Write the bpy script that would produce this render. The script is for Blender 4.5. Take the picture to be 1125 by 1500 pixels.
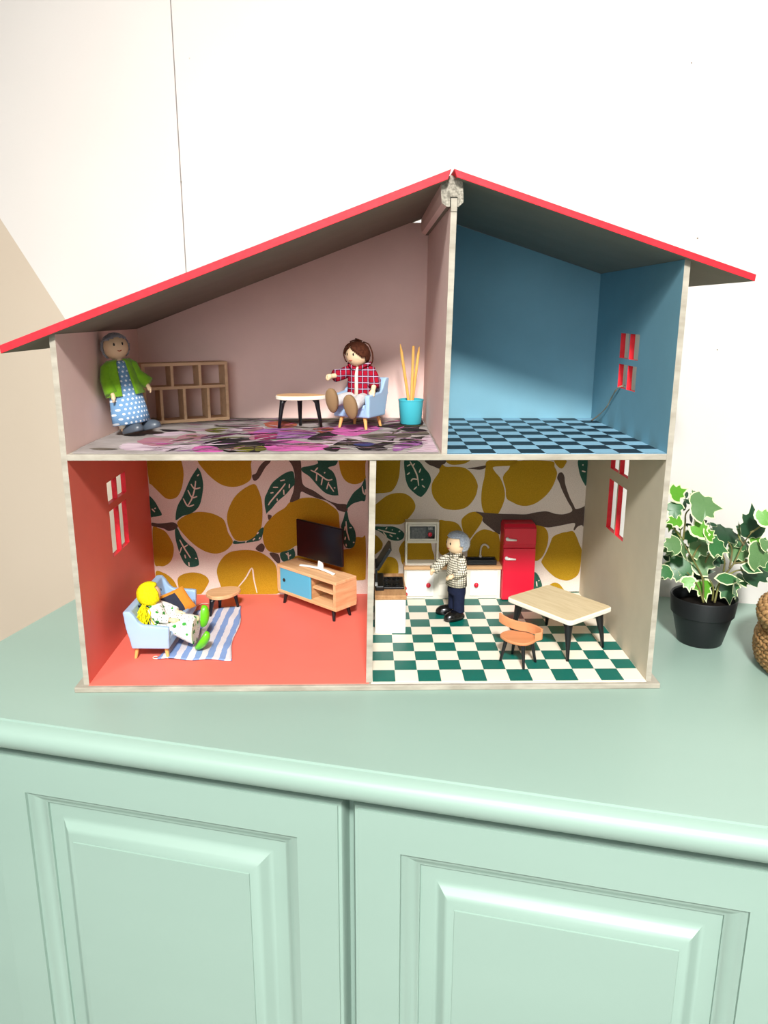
import bpy, bmesh, math, random
from mathutils import Vector, Matrix, Euler
random.seed(7)
R = math.radians
for o in list(bpy.data.objects): bpy.data.objects.remove(o)
scene = bpy.context.scene
COL = scene.collection

# ------------------------------------------------------------------ frames
# World: X along the dresser, Y towards the back wall, Z up from the room floor.
# House frame: x along the doll's house front, y into it, z up from its lower floor surface.
TOP = 0.80                                   # height of the dresser top
ANG = R(14.9)                                # how far the house is turned on the dresser
_o = Vector((0.0648, 0.0467, 0))
HT = Matrix.Translation((_o.x*math.cos(ANG) - _o.y*math.sin(ANG), _o.x*math.sin(ANG) + _o.y*math.cos(ANG), TOP + 0.006)) @ Matrix.Rotation(ANG, 4, 'Z')
ID = Matrix.Identity(4)

# ------------------------------------------------------------------ camera
cam_d = bpy.data.cameras.new('camera'); cam = bpy.data.objects.new('camera', cam_d); COL.objects.link(cam)
cam_d.sensor_fit = 'HORIZONTAL'; cam_d.sensor_width = 36; cam_d.lens = 1139.7/1125*36; cam_d.clip_start = 0.01
def cam_matrix(loc, yaw, pitch, roll):
    f = Vector((-math.sin(yaw)*math.cos(pitch), math.cos(yaw)*math.cos(pitch), math.sin(pitch)))
    rt = Vector((math.cos(yaw), math.sin(yaw), 0)); up = rt.cross(f)
    r2 = rt*math.cos(roll) + up*math.sin(roll); u2 = -rt*math.sin(roll) + up*math.cos(roll)
    m = Matrix((r2, u2, -f)).transposed().to_4x4(); m.translation = loc
    return m
cam.matrix_world = HT @ cam_matrix(Vector((0.26838, -0.69141, 0.34666)), -0.0219, -0.24925, 0.00279)
scene.camera = cam

# ------------------------------------------------------------------ light and exposure
vs = scene.view_settings
vs.view_transform = 'Standard'; vs.look = 'None'; vs.gamma = 1; vs.use_curve_mapping = False; vs.exposure = 0.68
w = bpy.data.worlds.new('world'); scene.world = w; w.use_nodes = True
w.node_tree.nodes['Background'].inputs[0].default_value = (1, .98, .95, 1); w.node_tree.nodes['Background'].inputs[1].default_value = 0.2
LAMP_POWER = 325.0
CEIL = 2.56
LAMPS = [(0.82, -1.68, 1.0), (-0.30, -1.80, 0.22)]     # ceiling spotlights aimed at the dresser: x, y, share
FILL_GLOW = 2.9                                 # emission of the unseen fill panes added behind the camera
AIM = Vector((0.45, 0.10, 0.92))
for (lx, ly, k) in LAMPS:
    ld = bpy.data.lights.new('ceiling_spotlight_beam', 'SPOT'); ld.spot_size = R(66); ld.spot_blend = .9; ld.shadow_soft_size = .18 if k > .5 else .35
    ld.energy = LAMP_POWER*k; ld.color = (1.0, .985, .955)
    lo = bpy.data.objects.new('ceiling_spotlight_beam', ld); COL.objects.link(lo); lo.location = (lx, ly, CEIL - 0.06)
    lo.rotation_euler = (AIM - lo.location).to_track_quat('-Z', 'Y').to_euler()

# ------------------------------------------------------------------ material helpers
def lin(c):
    return tuple(((v/255)/12.92 if v/255 <= .04045 else (((v/255)+.055)/1.055)**2.4) for v in c) + (1.0,)
class S:                                     # tiny shader-maths expression
    def __init__(s, nt, sock): s.nt, s.k = nt, sock
    def op(s, o, *a):
        n = s.nt.nodes.new('ShaderNodeMath'); n.operation = o
        s.nt.links.new(s.k, n.inputs[0])
        for i, v in enumerate(a):
            if isinstance(v, S): s.nt.links.new(v.k, n.inputs[i+1])
            else: n.inputs[i+1].default_value = v
        return S(s.nt, n.outputs[0])
    def __add__(s, v): return s.op('ADD', v)
    def __sub__(s, v): return s.op('SUBTRACT', v)
    def __mul__(s, v): return s.op('MULTIPLY', v)
    def __lt__(s, v): return s.op('LESS_THAN', v)
    def __gt__(s, v): return s.op('GREATER_THAN', v)
    def fract(s): return s.op('FRACT')
    def floor(s): return s.op('FLOOR')
    def mx(s, v): return s.op('MAXIMUM', v)
    def mn(s, v): return s.op('MINIMUM', v)
    def abs(s): return s.op('ABSOLUTE')
def newmat(name, rough=.6, spec=.3, coat=0, sheen=0):
    m = bpy.data.materials.new(name); m.use_nodes = True
    b = m.node_tree.nodes['Principled BSDF']
    b.inputs['Roughness'].default_value = rough; b.inputs['Specular IOR Level'].default_value = spec
    b.inputs['Coat Weight'].default_value = coat; b.inputs['Sheen Weight'].default_value = sheen
    return m, m.node_tree, b
def coords(nt, kind='Object', scale=(1,1,1), rot=(0,0,0)):
    t = nt.nodes.new('ShaderNodeTexCoord'); mp = nt.nodes.new('ShaderNodeMapping')
    mp.inputs['Scale'].default_value = scale; mp.inputs['Rotation'].default_value = rot
    nt.links.new(t.outputs[kind], mp.inputs[0]); return mp.outputs[0]
def xyz(nt, sock):
    n = nt.nodes.new('ShaderNodeSeparateXYZ'); nt.links.new(sock, n.inputs[0])
    return [S(nt, n.outputs[i]) for i in range(3)]
def noise(nt, sock, scale, detail=3, rough=.55):
    n = nt.nodes.new('ShaderNodeTexNoise'); n.inputs['Scale'].default_value = scale; n.inputs['Detail'].default_value = detail; n.inputs['Roughness'].default_value = rough
    nt.links.new(sock, n.inputs['Vector']); return n.outputs['Fac']
def mix(nt, fac, a, b):
    n = nt.nodes.new('ShaderNodeMix'); n.data_type = 'RGBA'
    if isinstance(fac, S): fac = fac.k
    if isinstance(fac, (int, float)): n.inputs[0].default_value = fac
    else: nt.links.new(fac, n.inputs[0])
    for i, v in ((6, a), (7, b)):
        if isinstance(v, tuple): n.inputs[i].default_value = v
        else: nt.links.new(v, n.inputs[i])
    return n.outputs[2]
def bump(nt, b, h, strength, dist):
    n = nt.nodes.new('ShaderNodeBump'); n.inputs['Strength'].default_value = strength; n.inputs['Distance'].default_value = dist
    nt.links.new(h, n.inputs['Height']); nt.links.new(n.outputs[0], b.inputs['Normal'])
def ramp(nt, fac, lo, hi):
    n = nt.nodes.new('ShaderNodeMapRange'); n.inputs[1].default_value = lo; n.inputs[2].default_value = hi
    nt.links.new(fac.k if isinstance(fac, S) else fac, n.inputs[0]); return n.outputs[0]
MATS = {}
def flat(name, c, rough=.6, spec=.3, var=0.0, vscale=60, bmp=0.0, bscale=400, coat=0, sheen=0, c2=None, metal=0, stretch=(1,1,1)):
    m, nt, b = newmat(name, rough, spec, coat, sheen); b.inputs['Metallic'].default_value = metal
    col = lin(c)
    if var or c2:
        d = lin(c2) if c2 else tuple(x*(1-var) for x in col[:3]) + (1,)
        co = coords(nt, scale=stretch)
        nt.links.new(mix(nt, ramp(nt, noise(nt, co, vscale), .35, .65), col, d), b.inputs['Base Color'])
    else: b.inputs['Base Color'].default_value = col
    if bmp:
        co = coords(nt, scale=stretch); bump(nt, b, noise(nt, co, bscale), bmp, .0004)
    MATS[name] = m; return m
def wood(name, c, c2, axis=0, scale=120, rough=.55):
    st = [1, 1, 1]; st[axis] = .12
    m, nt, b = newmat(name, rough, .25)
    co = coords(nt, scale=tuple(st)); f = noise(nt, co, scale, 5, .65)
    nt.links.new(mix(nt, ramp(nt, f, .35, .7), lin(c), lin(c2)), b.inputs['Base Color'])
    bump(nt, b, f, .15, .0003); MATS[name] = m; return m

# setting
M_floor = wood('room_floor_boards', (196,192,185), (176,172,165), 0, 8)
M_ceil = flat('ceiling_paint', (240,238,232), .9)
M_side = flat('side_wall_paint', (236,234,229), .9)
# back wall: white paint with a beige field whose painted edge runs down to the right
def wall_mat():
    m, nt, b = newmat('back_wall_paint', .85, .15)
    co = coords(nt); x, y, z = xyz(nt, co)
    inside = (x*1.5417 + z - WALL_C) < 0.0
    n1 = noise(nt, co, 3, 2)
    white = mix(nt, ramp(nt, n1, .3, .7), lin((216,212,207)), lin((211,207,201)))
    beige = mix(nt, ramp(nt, n1, .3, .7), lin((196,182,164)), lin((190,176,157)))
    nt.links.new(mix(nt, inside, white, beige), b.inputs['Base Color'])
    bump(nt, b, noise(nt, co, 220, 3), .08, .001); return m
WALL_C = (0.4776 + 0.006 + TOP) + 1.5417*(-0.3177)
M_wall = wall_mat()
M_mint = flat('mint_paint', (147,172,160), .36, .5, c2=(142,167,155), vscale=5, bmp=.06, bscale=90, stretch=(.25,1,1))
M_dark = flat('dark_gap', (40,38,32), .9)
# house
M_ply = flat('grey_board_edge', (176,169,155), .8, .2, c2=(150,143,129), vscale=140, bmp=.3, bscale=500, stretch=(.2,.2,.6))
M_greyw = flat('grey_wash', (150,141,126), .8, .2, var=.08, vscale=30, bmp=.1, bscale=700)
M_roofu = flat('roof_underside_grey', (132,124,110), .8, .2, var=.08, vscale=25)
M_red = flat('red_paint', (224,34,48), .5, .35, c2=(206,26,40), vscale=160, bmp=.3, bscale=300)
M_coral = flat('coral_paint', (230,116,100), .55, .35, var=.04, vscale=20, bmp=.08, bscale=500)
M_pink = flat('pink_paint', (246,213,203), .7, .2, var=.04, vscale=25, bmp=.12, bscale=700)
M_blue = flat('blue_paint', (120,166,182), .7, .25, var=.05, vscale=25, bmp=.12, bscale=700)
M_stonew = flat('warm_grey_paint', (206,196,175), .7, .2, var=.05, vscale=25, bmp=.12, bscale=700)
M_beam = flat('beam_end_grain', (168,162,148), .9, .1, c2=(110,105,95), vscale=420, bmp=.6, bscale=600)
M_tg = flat('tile_green', (0,102,90), .4, .4, var=.1, vscale=40)
M_tw = flat('tile_cream', (238,228,210), .45, .35, var=.04, vscale=40)
M_td = flat('tile_dark_navy', (22,42,54), .5, .35, var=.1, vscale=40)
M_tb = flat('tile_light_blue', (132,176,198), .5, .35, var=.05, vscale=40)
def linen(name, c, c2):
    m, nt, b = newmat(name, .9, .1)
    co = coords(nt); f = noise(nt, co, 900, 2); g = noise(nt, co, 40, 2)
    nt.links.new(mix(nt, ramp(nt, f, .3, .7), lin(c), lin(c2)), b.inputs['Base Color'])
    bump(nt, b, f, .2, .0002); MATS[name] = m; return m
M_paper = linen('paper_ground', (224,210,198), (208,193,180))
M_lemon = linen('paper_lemon', (180,140,34), (160,122,24))
M_leafp = linen('paper_leaf', (52,92,78), (42,80,66))
M_branch = linen('paper_branch', (92,76,68), (80,66,60))
M_vein = linen('paper_vein', (226,208,190), (212,194,178))
PET = {n: flat('print_'+n, tuple(v*.9 for v in c), .85, .1, c2=tuple(v*.85 for v in d), vscale=160, stretch=(.22,1,1)) for n, c, d in [
    ('petal_pale',(226,205,214),(205,178,192)),('petal_mauve',(172,112,128),(192,140,150)),('petal_pink',(222,112,184),(206,96,160)),
    ('petal_violet',(184,118,188),(150,84,150)),('magenta',(186,52,112),(140,36,84)),('ink',(34,30,36),(58,50,46)),('plum',(76,36,66),(120,60,100)),
    ('olive',(140,132,54),(84,84,40)),('taupe',(128,116,104),(86,78,70)),('rust',(200,110,84),(160,84,66)),('navy',(46,50,96),(80,84,140))]}
M_cloth = flat('print_ground', (166,158,154), .9, .1, c2=(144,136,132), vscale=30, bmp=.2, bscale=900)
# furniture
M_white = flat('white_lacquer', (240,238,232), .35, .4)
M_creamw = flat('cream_lacquer', (226,220,206), .45, .35)
M_redp = flat('red_plastic', (206,18,48), .35, .5)
M_black = flat('black_plastic', (16,17,20), .35, .45)
M_screen = flat('black_screen', (8,8,11), .18, .5)
M_silver = flat('silver_print', (170,172,172), .4, .4)
M_beech = wood('beech', (226,184,138), (204,156,108), 0, 160)
M_beechy = wood('beech_depth', (222,180,134), (198,150,104), 1, 160)
M_oak = wood('oak_top', (196,152,108), (164,118,78), 1, 200)
M_ply2 = wood('pale_table_top', (212,194,158), (196,176,138), 0, 220)
M_edge = flat('pale_edge', (232,222,204), .6, .2)
M_chairw = wood('orange_bentwood', (208,142,98), (196,126,82), 0, 90)
M_shelfw = wood('shelf_wood', (224,188,150), (204,166,128), 0, 150)
M_powder = flat('powder_blue_plastic', (160,190,220), .4, .4)
M_legw = wood('leg_wood', (230,176,106), (212,152,84), 2, 120)
M_aqua = flat('aqua_plastic', (66,174,188), .4, .45)
M_door = flat('sky_blue_lacquer', (84,170,200), .4, .4)
M_stick = wood('bamboo_stick', (226,176,96), (206,150,72), 2, 200)
M_tap = flat('tap_plastic', (206,196,182), .4, .4)
M_twine = flat('twine', (140,130,112), .9, .1)
# dolls
M_skin = flat('doll_wood', (230,198,160), .55, .3)
M_skinp = flat('doll_hand', (236,188,160), .5, .3)
M_eye = flat('painted_eye', (20,16,14), .4, .4)
M_lip = flat('painted_mouth', (168,62,44), .5, .3)
M_ghair = flat('grey_hair', (150,150,158), .95, .05, c2=(124,124,132), vscale=500, bmp=.8, bscale=900, sheen=.4)
M_mhair = flat('silver_hair', (160,168,178), .95, .05, c2=(124,132,144), vscale=600, bmp=.8, bscale=1200, sheen=.5)
M_brown = flat('brown_hair', (84,46,30), .8, .1, c2=(60,30,20), vscale=500, bmp=.8, bscale=900)
M_yellow = flat('yellow_yarn', (236,226,30), .85, .1, c2=(214,198,14), vscale=600, bmp=.7, bscale=900)
M_cardigan = flat('green_felt', (126,182,40), .95, .05, var=.12, vscale=260, bmp=.6, bscale=1400, sheen=.3)
M_navy = flat('navy_cotton', (30,36,58), .9, .1, var=.2, vscale=300, bmp=.3, bscale=1200)
M_greyf = flat('pale_grey_cotton', (200,196,196), .9, .1, var=.1, vscale=200)
M_shoeg = flat('slate_shoe', (72,80,90), .35, .4)
M_shoeb = flat('black_shoe', (14,13,14), .2, .6)
M_shoel = flat('lime_shoe', (98,196,28), .3, .5)
M_sole = flat('brown_sole', (136,108,78), .8, .15)
M_cream = flat('cream_cotton', (236,226,206), .9, .1)
def dots():
    m, nt, b = newmat('blue_dotted_cotton', .9, .1); co = coords(nt); x, y, z = xyz(nt, co)
    k = 1/.0046; row = (z*k).floor(); off = (row*.5).fract()
    fx = ((x + y*.5)*k + off).fract() - .5; fz = (z*k).fract() - .5
    f = (fx*fx + fz*fz) < .055
    nt.links.new(mix(nt, f, lin((112,150,188)), lin((232,238,244))), b.inputs['Base Color']); return m
def plaid():
    m, nt, b = newmat('red_plaid', .9, .1); co = coords(nt); x, y, z = xyz(nt, co)
    k = 1/.0068; fx = ((x+y*.6)*k).fract(); fz = (z*k).fract()
    nav = ((fx-.3).abs() < .16).mx((fz-.3).abs() < .16); both = ((fx-.3).abs() < .16).mn((fz-.3).abs() < .16)
    wh = ((fx-.3).abs() < .045).mx((fz-.3).abs() < .045)
    c = mix(nt, nav, lin((156,20,42)), lin((84,18,48))); c = mix(nt, both, c, lin((24,24,60))); c = mix(nt, wh, c, lin((190,168,186)))
    nt.links.new(c, b.inputs['Base Color']); return m
def check():
    m, nt, b = newmat('cream_check_cotton', .9, .1); co = coords(nt); x, y, z = xyz(nt, co)
    k = 1/.0026; l = (((x+y)*k).fract() < .3).mx((z*k).fract() < .3)
    nt.links.new(mix(nt, l, lin((232,224,204)), lin((84,80,66))), b.inputs['Base Color']); return m
def floralwhite():
    m, nt, b = newmat('white_leaf_print_cotton', .9, .1); co = coords(nt)
    v = nt.nodes.new('ShaderNodeTexVoronoi'); v.inputs['Scale'].default_value = 330; nt.links.new(co, v.inputs['Vector'])
    v2 = nt.nodes.new('ShaderNodeTexVoronoi'); v2.inputs['Scale'].default_value = 120; nt.links.new(co, v2.inputs['Vector'])
    c = mix(nt, S(nt, v.outputs['Distance']) < .22, lin((240,240,232)), lin((70,96,66)))
    c = mix(nt, S(nt, v2.outputs['Distance']) < .26, c, lin((60,150,60)))
    nt.links.new(c, b.inputs['Base Color']); return m
M_dots, M_plaid, M_check, M_floral = dots(), plaid(), check(), floralwhite()
def stripes():
    m, nt, b = newmat('blue_white_stripe_weave', .95, .05); co = coords(nt); x, y, z = xyz(nt, co)
    wob = S(nt, noise(nt, co, 60, 2))
    f = (((x + wob*.004)*(1/.0130) + .08).fract()) < .5
    n = noise(nt, co, 900, 2)
    c = mix(nt, f, lin((226,220,222)), lin((112,148,204))); c = mix(nt, ramp(nt, n, .2, 1.6), c, lin((170,170,180)))
    nt.links.new(c, b.inputs['Base Color']); bump(nt, b, n, .5, .0006); return m
M_stripe = stripes()
M_orange = flat('orange_felt', (236,158,62), .95, .05, var=.08, vscale=300)
M_slate = flat('slate_felt', (62,66,82), .95, .05, var=.1, vscale=300)
M_pot = flat('black_flowerpot', (22,24,26), .45, .4)
M_soil = flat('dark_soil', (24,20,17), .95, .05, bmp=.8, bscale=500)
M_leafg = [flat('ivy_green_%s' % n, c, .4, .4, c2=d, vscale=90) for n, c, d in [('deep',(34,86,44),(60,112,62)),('grey',(68,106,60),(100,134,86)),('bright',(96,158,36),(60,124,34)),('dark',(18,50,30),(30,68,40))]]
M_leafe = flat('ivy_cream_edge', (204,212,166), .45, .35)
M_stem = flat('ivy_stem', (120,124,60), .6, .3, c2=(96,84,56), vscale=60)
M_basket = wood('seagrass', (176,138,92), (134,98,60), 2, 150)
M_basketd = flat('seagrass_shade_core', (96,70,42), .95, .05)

# ------------------------------------------------------------------ mesh helpers
class MB:
    def __init__(s): s.v, s.f, s.m = [], [], []
    def add(s, vs_, fs, mi=0, mat=None):
        b = len(s.v)
        s.v += [tuple((mat @ Vector(p)) if mat else p) for p in vs_]
        s.f += [tuple(b+i for i in f) for f in fs]
        s.m += [mi]*len(fs) if isinstance(mi, int) else list(mi)
        return s
    def box(s, x0, x1, y0, y1, z0, z1, mi=0, mat=None):
        vs_ = [(x,y,z) for z in (z0,z1) for y in (y0,y1) for x in (x0,x1)]
        return s.add(vs_, [(0,2,3,1),(4,5,7,6),(0,1,5,4),(2,6,7,3),(0,4,6,2),(1,3,7,5)], mi, mat)
    def rings(s, rings, mi=0, closed=True, cap=True, mat=None):
        n = len(rings[0]); vs_ = [p for r in rings for p in r]; fs = []
        for i in range(len(rings)-1):
            for j in range(n if closed else n-1):
                k = (j+1) % n; fs.append((i*n+j, i*n+k, (i+1)*n+k, (i+1)*n+j))
        if cap and closed: fs += [tuple(range(n-1,-1,-1)), tuple((len(rings)-1)*n+j for j in range(n))]
        return s.add(vs_, fs, mi, mat)
    def lathe(s, prof, n=32, c=(0,0), mi=0, cap=True, mat=None):
        return s.rings([[(c[0]+r*math.cos(2*math.pi*j/n), c[1]+r*math.sin(2*math.pi*j/n), z) for j in range(n)] for r, z in prof], mi, True, cap, mat)
    def tube(s, pts, rad, n=10, mi=0, cap=True, flat_=1.0, mat=None):
        pts = [Vector(p) for p in pts]; rad = rad if isinstance(rad, (list, tuple)) else [rad]*len(pts)
        rings, up = [], None
        for i, p in enumerate(pts):
            t = (pts[min(i+1,len(pts)-1)] - pts[max(i-1,0)]).normalized()
            if up is None: up = Vector((0,0,1)) if abs(t.z) < .9 else Vector((0,1,0))
            a = t.cross(up).normalized(); up = a.cross(t).normalized()
            rings.append([tuple(p + (a*math.cos(2*math.pi*j/n) + up*math.sin(2*math.pi*j/n)*flat_)*rad[i]) for j in range(n)])
        return s.rings(rings, mi, True, cap, mat)
    def ball(s, c, r, n=16, mi=0, mat=None):
        r = r if isinstance(r, (list, tuple)) else (r,r,r); rg = []
        for i in range(1, n):
            a = math.pi*i/n
            rg.append([(c[0]+r[0]*math.sin(a)*math.cos(2*math.pi*j/(2*n)), c[1]+r[1]*math.sin(a)*math.sin(2*math.pi*j/(2*n)), c[2]-r[2]*math.cos(a)) for j in range(2*n)])
        return s.rings(rg, mi, True, True, mat)
    def prism(s, poly, z0, z1, mi=0, mat=None):
        n = len(poly); return s.rings([[(x,y,z0) for x,y in poly], [(x,y,z1) for x,y in poly]], mi, True, True, mat)
    def build(s, name, mats, parent=None, smooth=False, bevel=0, seg=2, remesh=0, smo=0, solid=0, loc=None, rot=None, sub=0, auto=False):
        me = bpy.data.meshes.new(name); me.from_pydata(s.v, [], s.f); me.validate()
        for m in (mats if isinstance(mats, (list, tuple)) else [mats]): me.materials.append(m)
        if len(s.m) == len(me.polygons): me.polygons.foreach_set('material_index', s.m)
        bm = bmesh.new(); bm.from_mesh(me); bmesh.ops.recalc_face_normals(bm, faces=bm.faces); bm.to_mesh(me); bm.free()
        if smooth: me.polygons.foreach_set('use_smooth', [True]*len(me.polygons))
        if smooth and auto: me.set_sharp_from_angle(angle=R(40))
        o = bpy.data.objects.new(name, me); COL.objects.link(o)
        if parent: o.parent = parent
        if loc: o.location = loc
        if rot: o.rotation_euler = rot
        if solid: q = o.modifiers.new('solid', 'SOLIDIFY'); q.thickness = solid; q.offset = 0
        if remesh:
            q = o.modifiers.new('remesh', 'REMESH'); q.mode = 'VOXEL'; q.voxel_size = remesh; q.use_smooth_shade = True
        if smo: q = o.modifiers.new('smooth', 'SMOOTH'); q.iterations = smo; q.factor = .5
        if bevel:
            q = o.modifiers.new('bevel', 'BEVEL'); q.width = bevel; q.segments = seg; q.limit_method = 'ANGLE'; q.angle_limit = R(40)
        if sub: q = o.modifiers.new('sub', 'SUBSURF'); q.levels = sub; q.render_levels = sub
        return o
def tag(o, label=None, cat=None, group=None, kind=None):
    if label: o['label'] = label
    if cat: o['category'] = cat
    if group: o['group'] = group
    if kind: o['kind'] = kind
    return o
def place(o, loc, rz=0, rx=0, ry=0, house=True):
    o.matrix_world = (HT if house else ID) @ Matrix.Translation(loc) @ Euler((0,0,rz)).to_matrix().to_4x4() @ Euler((rx,ry,0)).to_matrix().to_4x4()
    return o
def thing(name, label, cat, loc, rz=0, rx=0, ry=0, group=None, house=True):
    o = bpy.data.objects.new(name, None); COL.objects.link(o); o.empty_display_size = .02
    place(o, loc, rz, rx, ry, house); return tag(o, label, cat, group)
def smooth_closed(pts, k=4):
    n, out = len(pts), []
    for i in range(n):
        p0, p1, p2, p3 = pts[i-1], pts[i], pts[(i+1) % n], pts[(i+2) % n]
        for j in range(k):
            t = j/k
            out.append(tuple(.5*(2*p1[d] + (p2[d]-p0[d])*t + (2*p0[d]-5*p1[d]+4*p2[d]-p3[d])*t*t + (3*p1[d]-p0[d]-3*p2[d]+p3[d])*t**3) for d in range(2)))
    return out
def smooth_open(pts, k=6):
    n, out = len(pts), []
    for i in range(n-1):
        p0, p1, p2, p3 = pts[max(i-1,0)], pts[i], pts[i+1], pts[min(i+2,n-1)]
        for j in range(k):
            t = j/k
            out.append(tuple(.5*(2*p1[d] + (p2[d]-p0[d])*t + (2*p0[d]-5*p1[d]+4*p2[d]-p3[d])*t*t + (3*p1[d]-p0[d]-3*p2[d]+p3[d])*t**3) for d in range(len(p1))))
    return out + [tuple(pts[-1])]
def fill_poly(mb, pts2, to3, mi=0):          # filled flat outline (triangulated), any simple polygon
    bm = bmesh.new(); vv = []
    for p in pts2:
        if not vv or (Vector(p) - Vector(vv[-1].co[:2])).length > 1e-6: vv.append(bm.verts.new((p[0], p[1], 0)))
    try:
        f = bm.faces.new(vv); r = bmesh.ops.triangulate(bm, faces=[f])
        bm.verts.index_update(); bm.verts.ensure_lookup_table()
        mb.add([to3(v.co.x, v.co.y) for v in bm.verts], [tuple(v.index for v in f.verts) for f in bm.faces], mi)
    finally: bm.free()

# ------------------------------------------------------------------ the room
def struct(name, o): o['kind'] = 'structure'; return o
X0, X1, Y0, YW = -2.2, 3.0, -3.4, 0.47
struct('floor', MB().box(X0, X1, Y0, YW+.05, -.05, 0).build('floor', M_floor))
struct('ceiling', MB().box(X0, X1, Y0, YW+.05, CEIL+.01, CEIL+.06).build('ceiling', M_ceil))
SEAM = -0.0337
wb = struct('wall_back', MB().box(X0, SEAM-.0008, YW, YW+.05, 0, CEIL+.01).box(SEAM+.0008, X1, YW, YW+.05, 0, CEIL+.01).build('wall_back', M_wall))
MB().box(SEAM-.0014, SEAM+.0014, YW+.003, YW+.04, 0, CEIL).build('panel_joint', M_dark, wb)
for (px, pz, r_) in [(-.0334, .5153, .0013), (.5909, .6161, .001), (.6149, .4324, .0013), (.649, .3066, .0011), (-.012,.66,.0007)]:
    MB().lathe([(r_, -.0004), (r_*.5, .0003)], 10).build('nail_hole', M_roofu, wb, loc=(px, YW-.0001, pz+TOP+.006), rot=(R(90),0,0))
struct('wall_left', MB().box(X0-.05, X0, Y0, YW+.05, 0, CEIL+.01).build('wall_left', M_side))
struct('wall_right', MB().box(X1, X1+.05, Y0, YW+.05, 0, CEIL+.01).build('wall_right', M_side))
struct('wall_front', MB().box(X0-.05, X1+.05, Y0-.05, Y0, 0, CEIL+.01).build('wall_front', M_side))
M_fill = bpy.data.materials.new('fill_glow_pane'); M_fill.use_nodes = True
_b = M_fill.node_tree.nodes['Principled BSDF']; _b.inputs['Emission Color'].default_value = (.93,.97,1,1); _b.inputs['Emission Strength'].default_value = FILL_GLOW; _b.inputs['Base Color'].default_value = (.05,.05,.05,1)
fill_win = bpy.data.objects.new('added_fill_window', None); COL.objects.link(fill_win); fill_win['kind'] = 'structure'; fill_win.location = (.7, Y0, 1.0)  # invented window with glowing panes, added to fill the rooms from the front
for k in range(2): MB().box(-1.0+k*1.02, -.02+k*1.02, .004, .012, 0, 1.25).build('fill_pane', M_fill, fill_win)
MB().box(-1.07,-1.0,0,.04,-.06,1.31).box(1.0,1.07,0,.04,-.06,1.31).box(-1.0,1.0,0,.04,-.06,0).box(-1.0,1.0,0,.04,1.25,1.31).box(-.02,.02,0,.035,0,1.25).build('fill_window_frame', M_side, fill_win, bevel=.004)
M_lampf = flat('lamp_frame', (235,235,232), .5)
for i, (lx, ly, k) in enumerate(LAMPS):
    t = thing('ceiling_spotlight', ['white ceiling spotlight aimed at the dresser from the right', 'white ceiling spotlight aimed at the dresser from the left'][i], 'lamp', (lx, ly, CEIL+.01), house=False, group='ceiling spotlights')
    MB().lathe([(.06,-.012),(.06,0)], 24).build('mount', M_lampf, t, smooth=True, auto=True)
    q = (AIM - Vector((lx, ly, CEIL-.06))).to_track_quat('Z', 'Y')
    h = MB().lathe([(.020,-.07),(.13,-.05),(.145,-.02),(.140,-.02),(.125,-.045),(.018,-.062)], 28, cap=False).build('housing', M_lampf, t, smooth=True, loc=(0,0,-.07)); h.rotation_euler = q.to_euler()
# ------------------------------------------------------------------ the mint dresser
dr = thing('dresser', 'mint green painted dresser with raised panel doors carrying the dolls house', 'dresser', (0,0,0), house=False)
DX0, DX1, DB = -.1137, 1.125, .4695
NOSE = [(.402,TOP-.0295),(.402,TOP),(0.0,TOP),(-.004,TOP-.0004),(-.0045,TOP-.0022),(-.0065,TOP-.0026),(-.0120,TOP-.0048),(-.0158,TOP-.0090),(-.0170,TOP-.0145),(-.0158,TOP-.0200),(-.0120,TOP-.0250),(-.006,TOP-.0285),(0.0,TOP-.0295)]
MB().rings([[(x, y, z) for y, z in NOSE] for x in (DX0, DX1)]).build('top', M_mint, dr, smooth=True, auto=True)
MB().box(DX0, DX1, .4024, DB, TOP-.0295, TOP-.0004).build('back_strip', M_mint, dr, bevel=.0012)
MB().box(DX0+.02, DX1-.02, .030, DB-.01, .06, TOP-.0297).build('carcass', M_mint, dr, bevel=.002)
MB().box(DX0+.03, DX1-.03, .05, DB-.02, 0, .06).build('plinth', M_mint, dr, bevel=.002)
def dresser_door(x0, x1, z0, z1):
    # frame, a moulded step, a sunken flat and a raised bevelled field, lofted as rectangular rings
    def rect(ix, y): return [(x0+ix, y, z0+ix), (x1-ix, y, z0+ix), (x1-ix, y, z1-ix), (x0+ix, y, z1-ix)]
    d = MB().rings([rect(0,.0295), rect(0,.0125), rect(.0015,.0105), rect(.004,.0100), rect(.0045,.0085), rect(.0410,.0085), rect(.0414,.0112), rect(.0450,.0122), rect(.0500,.0155), rect(.0540,.0185), rect(.0560,.0192), rect(.0562,.0216),
                    rect(.0680,.0212), rect(.0700,.0204), rect(.0735,.0180), rect(.0775,.0146), rect(.0815,.0118), rect(.0850,.0103), rect(.0872,.0098), rect(.0876,.0088)]).build('door', M_mint, dr, smooth=True, auto=True)
    return d
for (a, b_) in [(-.0325,.3200), (.3290,.6815), (.6905,1.043)]: dresser_door(a, b_, .09, TOP-.0430)

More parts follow.
